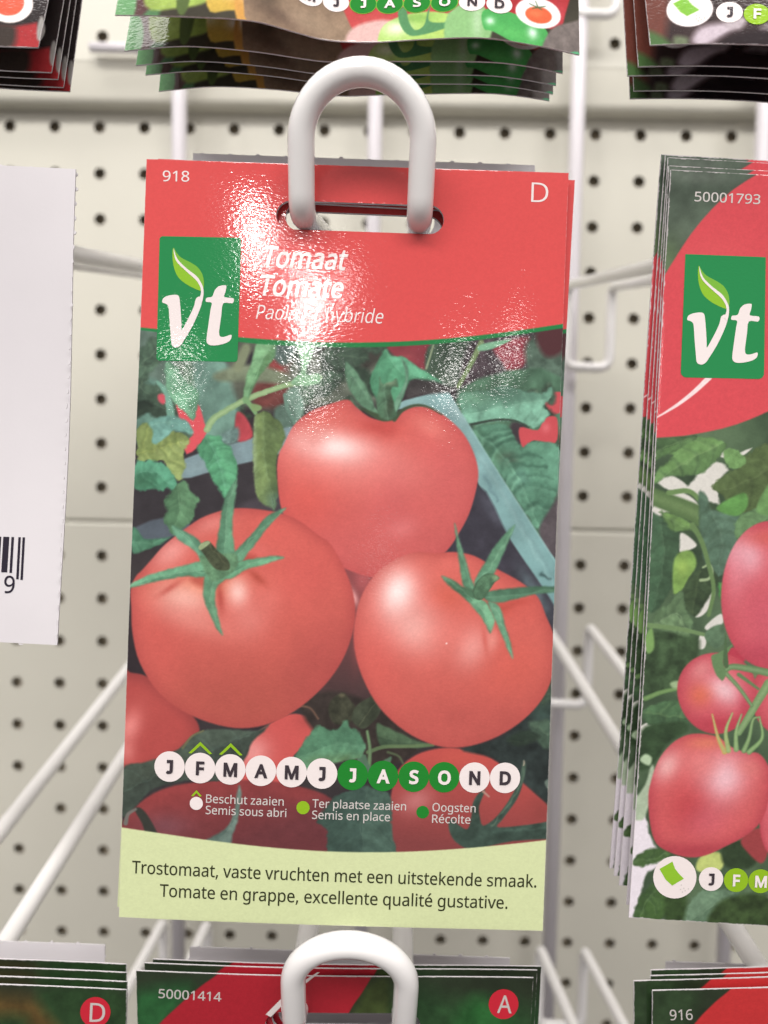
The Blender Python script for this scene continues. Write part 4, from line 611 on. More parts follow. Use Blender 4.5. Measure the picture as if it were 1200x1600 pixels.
# outlines of the printed letters: advance width and closed contours, thousandths of an em
GLYPHS = {" ":[209,[]],",":[215,[[154,84,149,65,143,45,136,23,128,1,120,-20,111,-42,102,-63,94,-84,85,-103,33,-103,38,-83,43,-61,49,-38,53,-15,58,8,63,31,67,53,70,74,73,93,148,93]]],".":[215,[[58,43,59,61,64,75,72,85,82,92,94,96,107,97,120,96,132,92,142,85,151,75,156,61,157,43,156,26,151,12,142,2,132,-6,120,-10,107,-11,94,-10,82,-6,72,2,64,12,59,26]]],"0":[459,[[419,287,418,242,415,201,409,163,401,128,390,97,376,70,359,47,339,27,316,12,290,1,261,-6,229,-8,188,-4,153,8,122,27,97,54,76,88,60,129,48,176,42,229,39,287,41,346,48,399,58,446,73,486,93,520,119,547,149,566,186,578,229,581,269,578,304,566,335,547,361,520,382,486,399,446,410,399,417,346],[110,287,111,238,115,194,121,156,131,125,143,98,159,78,178,64,202,55,229,52,256,55,279,64,298,78,314,98,326,124,336,156,343,194,347,238,348,287,347,336,343,380,336,417,326,449,314,475,298,495,279,510,256,518,229,521,202,518,178,510,159,495,143,475,131,449,121,417,115,380,111,336]]],"1":[459,[[285,0,216,0,216,400,216,415,216,428,216,439,216,450,217,460,217,470,218,479,218,489,219,499,211,491,203,483,196,477,188,471,179,463,169,455,108,405,71,452,226,573,285,573]]],"2":[459,[[417,0,38,0,38,59,188,210,216,238,240,264,261,287,280,309,295,331,306,353,315,376,320,399,322,424,318,453,309,477,294,496,273,510,249,518,221,520,194,519,169,514,147,506,126,495,104,482,83,466,45,513,60,526,77,537,94,548,113,557,132,565,153,572,174,577,197,580,221,581,255,579,285,572,313,562,336,548,356,531,372,510,384,485,391,458,394,428,392,399,386,371,375,344,361,318,344,292,324,267,301,241,275,214,247,185,128,67,128,64,417,64]]],"3":[459,[[395,439,394,414,389,392,381,372,370,355,356,339,340,326,321,316,300,307,277,302,277,298,319,290,353,276,379,255,398,229,409,198,413,163,410,131,403,101,390,74,371,50,348,30,318,14,283,2,241,-6,193,-8,164,-7,136,-5,110,-1,85,5,60,13,36,23,36,89,61,78,87,69,114,61,141,56,168,52,194,51,241,55,278,65,305,81,324,104,335,132,339,164,337,187,331,206,320,223,306,236,288,247,265,255,240,261,211,264,179,265,123,265,123,326,180,326,209,327,236,332,259,339,278,350,294,362,307,377,316,394,321,413,323,434,320,460,311,481,295,498,274,511,249,519,219,521,199,521,181,519,164,515,147,511,132,505,117,498,103,491,89,482,75,473,39,521,61,537,87,550,115,563,147,573,181,579,218,581,273,576,317,563,352,540,376,511,390,477]]],"4":[459,[[443,130,359,130,359,0,291,0,291,130,17,130,17,190,286,576,359,576,359,193,443,193],[291,374,291,387,291,400,291,412,292,423,292,434,293,444,293,454,294,464,294,474,294,483,295,492,295,500,292,500,287,490,282,479,276,468,270,456,263,446,257,438,86,193,291,193]]],"5":[459,[[221,351,258,349,292,342,322,331,349,316,371,297,389,274,402,247,410,217,413,183,410,145,402,111,387,81,368,54,343,32,314,15,280,2,242,-5,199,-8,170,-7,142,-4,116,0,91,6,70,14,51,23,51,90,71,79,95,70,121,62,148,57,174,53,200,52,227,54,252,58,274,65,293,76,310,89,323,106,333,126,339,149,341,176,337,210,325,239,306,262,279,279,243,289,197,292,182,291,164,290,146,288,128,285,112,283,99,280,64,302,86,573,373,573,373,508,146,508,132,342,142,344,155,346,169,348,185,350,202,351]]],"6":[459,[[44,245,45,278,47,310,51,342,57,374,64,404,75,433,87,461,103,486,121,510,143,530,168,548,196,562,228,572,265,578,306,581,318,580,330,580,344,579,356,578,368,576,377,573,377,513,367,516,356,519,344,520,332,522,320,523,308,523,273,521,242,515,216,504,193,491,173,474,158,454,145,431,134,407,127,380,121,352,117,322,115,291,119,291,128,303,138,315,150,326,163,335,178,343,194,350,213,355,233,357,255,358,287,356,316,349,342,338,365,322,384,303,400,279,412,251,419,220,421,184,419,147,411,112,399,82,382,55,361,33,336,15,307,2,275,-5,239,-8,212,-6,187,-1,163,7,140,19,119,35,101,54,84,76,70,103,59,133,51,166,46,204],[238,51,270,55,297,66,320,84,337,109,348,143,351,184,348,218,339,247,324,271,302,289,274,300,241,303,217,301,195,296,175,287,157,276,143,263,131,248,122,232,117,215,115,198,116,181,119,163,123,146,129,129,137,114,146,99,158,85,170,74,185,64,201,57,219,53]]],"7":[459,[[109,0,344,508,35,508,35,573,419,573,419,518,187,0]]],"8":[459,[[229,581,261,579,291,574,318,565,341,553,362,538,378,519,390,497,398,472,400,443,399,421,394,401,385,383,374,367,361,352,346,338,329,325,310,314,291,303,314,291,335,279,355,265,373,250,389,234,401,216,411,196,417,173,419,148,416,118,408,90,395,65,378,44,356,26,330,11,300,1,267,-6,231,-8,192,-6,157,0,126,10,100,24,78,42,61,63,49,87,42,115,39,146,41,171,47,194,56,214,68,232,82,249,99,264,118,277,138,289,158,299,140,310,123,322,107,336,93,350,81,366,71,383,64,401,59,422,58,444,60,472,68,497,80,518,97,537,117,552,141,565,168,573,197,579],[108,145,112,119,121,96,138,76,161,60,192,51,229,48,265,51,295,60,319,76,336,96,346,120,350,148,348,166,343,182,335,197,324,211,310,223,293,235,274,246,253,256,229,265,217,270,194,260,174,249,157,237,142,225,130,212,121,197,114,182,110,164],[228,524,200,521,176,514,155,502,139,486,130,466,127,441,128,422,133,406,141,391,151,379,164,367,179,357,195,348,213,339,232,330,250,339,267,348,282,357,296,367,307,379,317,392,325,406,329,423,330,441,327,466,318,486,302,502,282,514,257,521]]],"9":[459,[[417,328,416,295,414,263,410,231,405,199,397,168,387,139,374,112,358,86,340,63,318,42,293,25,265,11,232,0,195,-6,154,-8,143,-8,130,-7,117,-6,103,-4,92,-2,82,0,82,60,92,57,103,55,115,53,128,51,140,50,152,50,188,52,218,58,245,68,268,82,287,99,303,118,316,141,327,165,334,192,340,221,344,250,346,281,341,281,332,269,322,258,310,247,297,238,282,230,266,223,247,218,227,215,204,214,173,216,144,223,118,235,95,250,76,270,61,294,49,321,42,352,40,387,43,426,50,460,63,491,80,517,101,540,127,557,156,570,188,578,223,581,250,579,275,574,299,565,322,553,342,537,361,518,377,495,391,469,402,439,410,406,415,369],[223,521,192,518,165,507,142,488,124,463,113,429,110,388,113,354,122,325,137,301,158,284,186,273,220,269,244,271,266,276,286,285,304,296,318,310,330,325,339,341,344,358,346,374,345,392,342,409,338,426,332,443,324,459,315,474,304,487,291,499,277,508,260,516,242,520]]],"A":[512,[[437,0,368,177,141,177,73,0,0,0,224,575,289,575,512,0],[282,415,280,420,278,428,274,438,271,449,267,461,263,473,260,484,257,493,255,500,252,490,249,479,247,468,244,457,241,447,238,438,235,429,232,421,230,415,165,241,346,241]]],"B":[521,[[241,573,307,569,361,558,404,541,434,515,453,478,459,431,457,409,453,389,446,371,437,354,424,340,409,328,392,317,372,309,350,304,350,300,373,295,395,288,415,279,433,267,448,253,461,236,470,215,476,191,478,163,475,130,467,100,454,74,436,52,413,33,385,19,354,8,318,2,279,0,78,0,78,573],[256,329,300,331,334,339,357,352,372,371,381,394,384,423,380,451,369,474,351,490,324,502,289,509,245,511,150,511,150,329],[150,269,150,61,265,61,311,64,346,74,371,91,388,112,398,138,401,168,399,188,395,205,388,221,377,235,362,247,344,256,321,263,293,267,260,269]]],"D":[585,[[536,292,533,231,521,177,501,131,474,91,439,58,399,33,351,15,297,4,237,0,78,0,78,573,254,573,309,569,359,558,404,540,443,516,476,484,502,446,521,401,533,350],[460,289,457,337,449,379,435,415,416,444,391,469,361,487,327,500,287,508,244,511,150,511,150,62,228,62,299,68,357,87,402,119,434,164,454,220]]],"F":[416,[[150,0,78,0,78,573,398,573,398,509,150,509,150,306,383,306,383,243,150,243]]],"J":[219,[[-3,-152,-16,-152,-27,-151,-37,-150,-46,-147,-55,-145,-63,-142,-63,-81,-54,-83,-45,-85,-35,-87,-25,-88,-15,-89,-5,-89,8,-88,21,-85,33,-81,45,-74,54,-65,63,-53,69,-38,73,-19,74,3,74,573,146,573,146,9,144,-26,138,-56,128,-82,114,-104,96,-122,75,-135,52,-145,25,-150]]],"M":[727,[[330,0,142,502,139,502,140,490,141,477,142,461,142,444,143,426,144,407,144,387,144,367,144,347,144,0,78,0,78,573,184,573,361,103,364,103,544,573,650,573,650,0,578,0,578,352,578,371,579,389,579,408,580,426,580,443,581,460,582,475,583,489,584,501,581,501,390,0]]],"N":[609,[[532,0,447,0,141,476,138,476,139,462,140,448,141,432,142,415,142,397,143,378,144,359,144,340,144,320,144,0,78,0,78,573,161,573,467,99,470,99,469,109,469,121,468,137,467,155,466,173,466,193,465,213,464,232,464,249,464,573,532,573]]],"O":[626,[[577,287,576,244,570,204,561,166,547,132,531,101,510,73,486,49,459,29,428,13,393,1,355,-6,314,-8,271,-6,232,1,196,13,165,29,138,49,114,73,94,101,78,132,65,167,56,204,51,245,49,288,52,344,62,396,78,442,100,482,130,517,166,545,208,565,258,577,314,581,369,577,417,565,459,545,495,517,524,483,547,442,564,396,574,344],[125,287,127,241,134,200,145,163,161,131,182,104,207,83,238,67,273,58,314,55,354,58,390,67,420,83,445,104,465,131,481,163,492,200,499,241,501,287,496,354,481,411,456,457,421,491,373,511,314,518,274,515,238,506,207,490,182,469,161,443,145,411,134,374,127,333]]],"P":[485,[[229,573,297,568,352,553,393,528,421,495,439,454,444,404,443,381,439,358,433,336,423,316,411,296,395,278,375,262,351,249,324,238,292,230,256,225,216,223,150,223,150,0,78,0,78,573],[223,511,150,511,150,285,208,285,242,286,272,290,298,296,320,306,338,318,352,334,362,352,368,375,370,401,366,435,354,462,334,484,306,499,269,508]]],"R":[499,[[236,573,281,571,320,565,353,555,381,540,404,522,422,500,434,474,442,444,444,410,442,381,437,356,427,334,415,315,401,298,385,285,367,274,349,264,330,257,487,0,403,0,264,237,150,237,150,0,78,0,78,573],[232,510,150,510,150,298,236,298,278,301,312,310,338,325,355,347,366,374,370,407,368,430,363,450,355,467,343,480,328,491,310,500,287,505,261,509]]],"S":[440,[[403,153,400,121,392,92,378,66,359,44,335,26,307,11,274,1,238,-6,198,-8,177,-8,157,-7,137,-5,118,-2,100,1,83,4,68,9,54,14,41,19,41,88,62,80,86,72,113,65,142,59,171,56,201,55,228,56,252,60,273,66,290,74,305,85,316,98,324,113,329,129,330,147,329,164,325,180,318,194,308,207,295,218,277,230,255,241,228,253,196,265,172,274,151,284,131,294,114,305,98,317,85,330,74,344,65,359,57,375,52,393,49,413,48,435,51,464,58,490,71,513,89,533,110,550,136,563,165,573,197,579,231,581,262,580,290,577,318,572,343,565,367,558,389,549,366,487,346,495,325,502,302,508,278,513,254,516,229,517,207,516,187,513,169,507,155,499,142,489,133,478,126,464,122,450,121,434,122,416,126,400,133,386,143,373,156,362,172,351,193,341,217,330,246,318,278,306,307,293,332,279,353,264,371,247,385,228,395,206,401,181]]],"T":[446,[[259,0,187,0,187,509,8,509,8,573,437,573,437,509,259,509]]],"a":[450,[[231,437,279,433,318,422,347,403,368,375,381,338,385,293,385,0,334,0,320,61,317,61,304,46,292,33,279,22,265,13,250,5,234,-1,216,-5,195,-7,172,-8,148,-7,124,-2,103,6,84,16,68,30,55,48,45,68,39,92,37,119,43,159,59,192,87,219,127,238,179,251,243,257,316,259,316,285,313,317,306,342,293,359,275,371,253,378,227,380,205,379,183,376,163,370,143,363,124,355,106,347,84,400,104,410,126,419,151,426,177,432,204,436],[252,208,204,203,167,195,141,182,124,165,113,144,110,119,112,97,120,79,132,66,148,56,167,51,188,49,223,52,253,62,279,79,299,103,311,134,315,172,315,210]]],"b":[493,[[139,461,139,443,138,426,138,410,137,396,136,383,135,373,139,373,153,390,169,405,189,419,213,429,240,435,272,437,322,431,365,412,401,381,428,338,444,283,449,215,447,168,439,127,427,91,410,61,390,36,365,17,337,3,306,-5,272,-8,240,-6,213,0,189,10,169,24,153,38,139,55,133,55,119,0,68,0,68,609,139,609],[260,379,231,377,207,371,188,361,172,348,159,330,150,308,144,282,140,252,139,217,139,214,142,165,150,125,165,93,187,69,219,55,261,51,297,55,325,69,348,93,363,126,373,166,376,216,373,265,363,306,348,338,325,360,296,374]]],"c":[385,[[241,-8,204,-5,170,2,139,15,112,34,88,58,69,87,55,123,47,165,44,213,47,262,56,305,71,342,90,372,114,396,142,415,174,428,208,435,245,438,267,437,288,435,309,431,328,426,344,421,358,415,337,356,323,361,308,365,292,370,275,373,259,375,244,376,217,374,193,368,172,358,155,343,141,325,131,303,123,277,119,247,117,213,119,181,123,152,131,126,141,104,155,86,172,71,191,61,214,55,240,53,262,54,283,56,302,60,319,65,336,71,351,78,351,15,336,8,320,3,304,-2,285,-5,264,-7]]],"d":[493,[[221,-8,171,-2,128,17,92,48,65,91,49,146,44,214,49,282,66,338,93,381,128,413,171,432,221,438,243,437,262,434,280,429,296,423,310,416,323,407,335,397,345,386,354,374,359,374,359,383,358,393,356,405,355,418,355,429,354,438,354,609,425,609,425,0,368,0,358,58,354,58,345,46,335,35,323,24,310,15,296,7,279,1,262,-4,242,-7],[232,51,273,55,305,67,328,88,343,117,352,154,355,200,355,213,352,263,343,304,329,336,306,360,274,375,231,379,196,374,168,359,146,334,130,300,120,260,117,213,120,165,130,125,146,93,168,69,197,55]]],"e":[452,[[234,438,269,435,301,427,329,414,354,396,374,373,390,346,402,315,409,281,411,244,411,201,117,201,122,157,134,119,154,90,181,69,215,56,254,52,280,53,305,56,327,60,348,66,370,73,392,82,392,20,370,11,349,4,327,-1,304,-5,279,-7,251,-8,212,-5,176,3,143,17,114,36,90,61,70,91,56,126,47,167,44,212,47,257,55,297,68,333,86,364,108,390,134,411,164,426,198,435],[233,380,202,377,175,366,154,348,137,323,125,293,119,257,338,257,336,281,333,302,326,322,318,338,306,353,292,364,276,373,256,378]]],"g":[493,[[221,438,248,436,273,431,297,422,319,409,338,393,355,373,359,373,369,430,425,430,425,-7,423,-46,416,-80,404,-109,388,-135,367,-155,341,-172,310,-183,274,-190,233,-192,202,-192,174,-189,147,-186,122,-180,99,-174,78,-165,78,-100,99,-110,123,-118,149,-125,177,-130,206,-133,237,-134,271,-130,300,-119,324,-101,341,-77,352,-48,355,-13,355,4,355,11,356,21,356,32,357,43,357,51,358,57,354,57,338,37,320,21,299,8,275,-1,250,-6,221,-8,170,-2,126,18,91,51,65,95,49,149,44,214,49,278,65,332,91,377,126,411,169,431],[230,379,207,376,187,370,169,359,153,344,140,326,130,303,123,277,119,247,117,213,120,165,130,124,146,92,169,68,197,54,232,50,253,51,271,53,288,58,303,65,315,74,326,85,336,98,343,113,349,131,353,151,355,173,356,197,356,214,355,251,350,282,343,309,332,331,319,348,302,362,281,371,257,377]]],"h":[496,[[139,431,139,420,138,410,138,399,137,389,136,379,135,370,140,370,149,385,161,397,174,407,188,416,204,424,221,429,238,434,255,436,273,437,306,435,335,430,360,421,382,408,399,391,413,370,423,344,429,314,431,280,431,0,361,0,361,275,358,307,351,333,338,353,319,367,295,376,265,379,235,377,210,370,189,360,173,347,160,329,150,308,144,283,140,254,139,222,139,0,68,0,68,609,139,609]]],"i":[207,[[139,430,139,0,68,0,68,430],[104,591,115,590,124,586,133,580,140,572,144,560,145,546,144,532,140,521,133,512,124,506,115,502,104,501,93,502,83,506,75,512,68,521,64,532,63,546,64,560,68,572,75,580,83,586,93,590]]],"k":[428,[[138,291,138,282,137,270,137,257,136,244,135,232,135,221,138,221,142,226,146,232,152,240,159,248,165,256,172,264,178,272,184,279,189,285,326,430,409,430,235,246,421,0,336,0,187,200,138,158,138,0,68,0,68,609,138,609]]],"l":[207,[[139,0,68,0,68,609,139,609]]],"m":[750,[[540,438,584,434,621,421,649,401,669,371,681,330,685,280,685,0,615,0,615,277,613,308,606,333,594,353,577,367,555,376,528,379,490,374,460,362,438,342,423,315,414,280,411,237,411,0,342,0,342,277,341,298,337,317,332,333,325,347,315,359,303,367,289,374,272,377,253,379,227,377,204,370,185,360,170,347,158,329,150,308,144,283,140,255,139,223,139,0,68,0,68,430,125,430,136,371,140,371,149,385,160,398,173,409,186,418,201,425,217,431,233,435,249,437,266,438,298,436,325,430,349,420,369,406,386,388,398,366,402,366,418,388,438,406,461,420,486,430,512,436]]],"n":[496,[[275,438,322,434,361,421,391,401,413,371,426,330,431,280,431,0,361,0,361,275,358,307,351,333,338,353,319,367,295,376,265,379,222,374,189,361,166,338,151,308,142,269,139,223,139,0,68,0,68,430,125,430,136,371,140,371,150,385,162,398,175,409,190,418,206,425,222,431,239,435,257,437]]],"o":[485,[[442,216,440,181,436,150,428,121,417,95,404,71,388,51,369,33,348,18,324,7,299,-1,271,-6,241,-8,214,-6,188,-1,163,7,140,18,119,33,100,51,84,71,70,95,59,121,51,150,46,181,44,216,47,261,55,301,68,336,87,367,110,392,137,412,169,426,204,435,244,438,281,435,316,426,347,412,374,392,398,367,417,336,431,301,439,261],[117,216,119,184,123,154,130,128,141,105,155,86,172,71,192,59,216,53,243,51,270,53,294,59,314,71,331,86,345,105,356,128,363,154,367,184,369,216,367,248,363,277,355,303,345,325,331,344,314,359,294,370,270,376,242,379,202,374,171,359,147,335,130,303,120,263]]],"p":[493,[[273,438,322,432,365,413,401,383,428,339,444,284,449,216,447,170,439,129,427,93,410,62,390,37,365,17,337,3,306,-5,272,-8,251,-7,231,-4,213,1,197,7,182,15,170,24,158,33,148,44,139,55,134,55,135,45,136,33,137,20,138,7,139,-5,139,-16,139,-192,68,-192,68,430,126,430,136,371,139,371,148,383,158,394,170,405,182,414,197,422,213,429,231,434,251,437],[260,379,233,377,210,371,190,362,174,349,161,333,152,313,145,289,141,261,139,229,139,216,140,182,144,152,150,126,159,103,172,85,188,70,208,59,233,53,261,51,286,53,308,60,326,72,341,88,354,108,364,131,371,157,375,186,376,217,373,262,363,302,348,334,325,359,296,374]]],"q":[493,[[354,-9,355,1,355,13,355,25,356,37,357,48,358,58,354,58,340,40,323,25,303,11,279,1,251,-6,219,-8,170,-2,128,17,93,48,66,91,49,146,44,214,47,261,54,302,67,338,83,368,104,393,129,413,157,427,188,435,221,438,253,436,280,429,304,419,324,405,341,389,355,371,358,371,369,430,425,430,425,-192,354,-192],[233,51,260,52,284,58,304,67,320,79,333,96,342,116,349,140,353,168,355,199,355,213,352,263,343,305,328,337,305,361,273,375,231,379,196,374,167,359,145,334,130,300,120,260,117,213,120,165,130,126,146,93,168,70,197,55]]],"r":[331,[[269,438,277,438,286,437,295,437,304,436,312,435,319,433,310,368,303,370,296,371,287,372,279,373,271,374,264,374,248,373,232,369,217,363,202,355,189,346,176,334,166,321,156,305,149,289,143,270,140,251,139,229,139,0,68,0,68,430,126,430,134,351,137,351,147,367,158,381,170,395,183,407,198,418,214,426,231,433,249,437]]],"s":[384,[[348,119,346,92,339,69,327,49,311,32,292,18,268,6,241,-2,210,-6,176,-8,148,-7,122,-5,99,-1,78,5,59,11,42,19,42,83,60,75,81,67,104,60,128,54,153,50,178,49,211,51,236,57,256,66,269,79,277,94,280,112,279,123,276,132,271,141,264,150,253,158,239,167,222,176,200,185,174,196,148,206,124,217,103,228,84,239,69,252,57,266,48,283,43,302,41,324,46,358,61,386,85,408,118,425,157,435,202,438,228,437,252,434,275,430,298,424,319,417,339,409,315,353,297,360,278,366,258,372,238,377,218,379,197,380,171,379,149,374,131,366,118,356,111,343,108,328,109,317,113,307,119,298,127,290,139,282,154,274,172,266,193,256,219,246,245,236,268,226,289,215,306,203,321,191,333,176,341,159,346,140]]],"t":[289,[[212,50,222,50,233,51,245,53,255,54,264,56,272,59,272,5,263,1,253,-2,240,-4,226,-6,213,-8,200,-8,178,-7,157,-3,138,4,120,13,104,27,91,44,82,66,76,93,74,125,74,375,13,375,13,409,75,437,103,528,144,528,144,430,269,430,269,375,144,375,144,127,146,103,153,83,163,69,177,58,193,52]]],"u":[496,[[427,430,427,0,370,0,359,57,356,57,346,43,334,31,321,20,306,11,290,4,273,-1,256,-5,238,-7,220,-8,187,-6,159,-1,134,8,112,21,95,38,81,59,71,85,65,114,63,148,63,430,135,430,135,153,137,122,145,96,158,76,176,62,200,53,230,51,260,53,285,59,306,69,323,82,336,100,345,121,352,146,356,175,357,206,357,430]]],"v":[407,[[163,0,0,430,75,430,167,176,171,164,176,151,180,137,185,123,189,109,193,96,197,83,199,72,201,63,204,63,207,72,210,84,214,96,218,110,222,124,227,138,232,152,237,165,241,176,332,430,407,430,244,0]]],"x":[424,[[170,220,22,430,102,430,213,268,322,430,402,430,253,220,410,0,330,0,213,172,94,0,14,0]]],"y":[409,[[1,430,76,430,169,185,174,171,179,157,184,144,188,130,193,117,196,105,200,92,203,80,205,68,209,68,212,83,217,100,224,121,231,142,238,164,245,186,333,430,409,430,224,-59,213,-85,201,-108,188,-130,173,-148,157,-164,138,-176,117,-185,94,-191,67,-192,55,-192,44,-192,34,-190,25,-189,16,-188,9,-186,9,-130,15,-131,22,-132,30,-133,38,-134,47,-135,56,-135,72,-134,86,-131,99,-126,110,-118,121,-110,130,-99,138,-87,145,-73,152,-59,174,-2]]],"z":[377,[[346,0,31,0,31,47,262,375,45,375,45,430,340,430,340,377,112,55,346,55]]],"é":[452,[[234,438,269,435,301,427,329,414,354,396,374,373,390,346,402,315,409,281,411,244,411,201,117,201,122,157,134,119,154,90,181,69,215,56,254,52,280,53,305,56,327,60,348,66,370,73,392,82,392,20,370,11,349,4,327,-1,304,-5,279,-7,251,-8,212,-5,176,3,143,17,114,36,90,61,70,91,56,126,47,167,44,212,47,257,55,297,68,333,86,364,108,390,134,411,164,426,198,435],[233,380,202,377,175,366,154,348,137,323,125,293,119,257,338,257,336,281,333,302,326,322,318,338,306,353,292,364,276,373,256,378],[347,606,342,598,335,589,326,579,317,568,307,557,296,546,285,534,274,523,263,513,253,503,242,494,233,486,186,486,186,496,194,506,203,518,212,532,221,546,231,560,240,575,248,589,256,602,262,614,347,614]]]}

# ------------------------------------------------------------------ helpers
def lin(c, k=ALB):
    c = np.asarray(c, float) / 255.0
    return np.where(c <= .04045, c / 12.92, ((c + .055) / 1.055) ** 2.4) * k

def link(o, parent=None, kind=None, label=None, cat=None, group=None):
    C.objects.link(o)
    if parent is not None: o.parent = parent
    tag(o, kind, label, cat, group)
    return o

def tag(o, kind=None, label=None, cat=None, group=None):
    if kind: o['kind'] = kind
    if label: o['label'] = label
    if cat: o['category'] = cat
    if group: o['group'] = group
    return o

def empty(name, mat, label, cat, group=None):
    o = bpy.data.objects.new(name, None); o.empty_display_size = .01
    link(o, None, None, label, cat, group); o.matrix_world = mat
    return o

def mesh_obj(name, verts, faces, mats, parent=None, smooth=True, midx=None, **kw):
    me = bpy.data.meshes.new(name)
    me.from_pydata([tuple(map(float, v)) for v in verts], [], [tuple(map(int, f)) for f in faces])
    for m in (mats if isinstance(mats, (list, tuple)) else [mats]): me.materials.append(m)
    if midx is not None: me.polygons.foreach_set('material_index', np.asarray(midx, np.int32))
    me.polygons.foreach_set('use_smooth', np.full(len(me.polygons), smooth))
    me.update()
    return link(bpy.data.objects.new(name, me), parent, **kw)

def principled(name, rough=.5, coat=0.0, spec=.5):
    m = bpy.data.materials.new(name); m.use_nodes = True
    n = m.node_tree.nodes['Principled BSDF']
    n.inputs['Roughness'].default_value = rough
    n.inputs['Specular IOR Level'].default_value = spec
    n.inputs['Coat Weight'].default_value = coat
    return m, m.node_tree, n

def paper_bump(nt_, n, amount=1.0):
    """the fine crinkle of lacquered paper plus broad, slow waviness"""
    N = nt_.nodes.new; K = nt_.links.new
    tc = N('ShaderNodeTexCoord')
    mp = N('ShaderNodeMapping'); mp.inputs['Rotation'].default_value = (0, 0, .9); mp.inputs['Scale'].default_value = (1, 2.1, 1)
    K(tc.outputs['Object'], mp.inputs[0])
    n1 = N('ShaderNodeTexNoise'); n1.inputs['Scale'].default_value = 1050; n1.inputs['Detail'].default_value = 1.2; n1.inputs['Roughness'].default_value = .62
    K(mp.outputs[0], n1.inputs['Vector'])
    n2 = N('ShaderNodeTexNoise'); n2.inputs['Scale'].default_value = 85; n2.inputs['Detail'].default_value = 2.0
    K(tc.outputs['Object'], n2.inputs['Vector'])
    b1 = N('ShaderNodeBump'); b1.inputs['Strength'].default_value = 1; b1.inputs['Distance'].default_value = 1.75e-5 * amount
    b2 = N('ShaderNodeBump'); b2.inputs['Strength'].default_value = 1; b2.inputs['Distance'].default_value = 3.0e-5 * amount
    K(n2.outputs[0], b2.inputs['Height']); K(n1.outputs[0], b1.inputs['Height']); K(b2.outputs[0], b1.inputs['Normal'])
    K(b1.outputs[0], n.inputs['Normal'])

M = {}
m, t_, n = principled('printed_paper', .065); at_ = t_.nodes.new('ShaderNodeAttribute'); at_.attribute_name = 'ink'
t_.links.new(at_.outputs['Color'], n.inputs['Base Color']); paper_bump(t_, n); M['print'] = m
def ink(name, col, rough=.065):
    if name in M: return M[name]
    m, t_, n = principled(name, rough)
    n.inputs['Base Color'].default_value = (*lin(col), 1); paper_bump(t_, n); M[name] = m
    return m
def plain(name, col, rough, var=.06, scale=60, bump=0, bscale=900, coat=0):
    m, t_, n = principled(name, rough, coat)
    N = t_.nodes.new; K = t_.links.new
    tc = N('ShaderNodeTexCoord'); nz = N('ShaderNodeTexNoise'); nz.inputs['Scale'].default_value = scale; nz.inputs['Detail'].default_value = 4
    K(tc.outputs['Object'], nz.inputs['Vector'])
    rp = N('ShaderNodeValToRGB'); a = np.array(col); e = rp.color_ramp.elements
    e[0].position = .3; e[0].color = (*(a * (1 - var)), 1); e[1].position = .7; e[1].color = (*np.minimum(a * (1 + var), 1), 1)
    K(nz.outputs[0], rp.inputs[0]); K(rp.outputs[0], n.inputs['Base Color'])
    if bump:
        n2 = N('ShaderNodeTexNoise'); n2.inputs['Scale'].default_value = bscale; n2.inputs['Detail'].default_value = 2
        K(tc.outputs['Object'], n2.inputs['Vector'])
        b = N('ShaderNodeBump'); b.inputs['Distance'].default_value = bump; K(n2.outputs[0], b.inputs['Height']); K(b.outputs[0], n.inputs['Normal'])
    M[name] = m
    return m
plain('paper_back', (.64, .615, .635), .55, .03, 40, 1e-5, 1500)
plain('board_paint', (.605, .59, .51), .42, .05, 7, 4e-5, 350)
plain('hole_backing', (.34, .29, .21), .9, .3, 40)
plain('plastic_white', (.84, .825, .81), .12, .015, 120, 1e-5, 300, .3)
plain('wire_white', (.74, .71, .74), .3, .02, 60, 1.5e-5, 500)
ink('white_ink', (236, 226, 224)); ink('dark_ink', (58, 50, 56)); ink('brown_ink', (52, 56, 32)); ink('black_ink', (40, 34, 48))
ink('lime_ink', (142, 184, 30)); ink('green_ink', (26, 128, 40)); ink('badge_green', (32, 134, 74)); ink('red_ink', (206, 40, 58)); ink('leaf_green', (140, 190, 46)); ink('pale_lime', (120, 180, 60)); ink('grey_ink', (206, 200, 196)); ink('deep_green', (26, 112, 78))

# ------------------------------------------------------------------ letters
def _area(p): return .5 * sum(p[i - 1][0] * p[i][1] - p[i][0] * p[i - 1][1] for i in range(len(p)))
def _inside(q, p):
    r = False
    for i in range(len(p)):
        (x1, y1), (x2, y2) = p[i - 1], p[i]
        if (y1 > q[1]) != (y2 > q[1]) and q[0] < (x2 - x1) * (q[1] - y1) / (y2 - y1) + x1: r = not r
    return r
FONT = {}
for ch, (adv, loops) in GLYPHS.items():
    ps = [[(l[i] / 1000, l[i + 1] / 1000) for i in range(0, len(l), 2)] for l in loops]; res = []
    for i, p in enumerate(ps):
        depth = sum(_inside(p[0], q) for j, q in enumerate(ps) if j != i)
        if (_area(p) > 0) != (depth % 2 == 0): p = p[::-1]
        res.append((p, depth % 2))
    FONT[ch] = (adv / 1000, res)
# the months' J stands on the line and has a small bar at its head
FONT['J'] = (.36, [([(.05, .03), (.07, -.005), (.14, -.01), (.23, .01), (.28, .06), (.295, .14), (.295, .573), (.07, .573), (.07, .50), (.215, .50), (.215, .15), (.20, .09), (.15, .065), (.09, .075)][::-1], 0)])
if _area(FONT['J'][1][0][0]) < 0: FONT['J'] = (.36, [(FONT['J'][1][0][0][::-1], 0)])

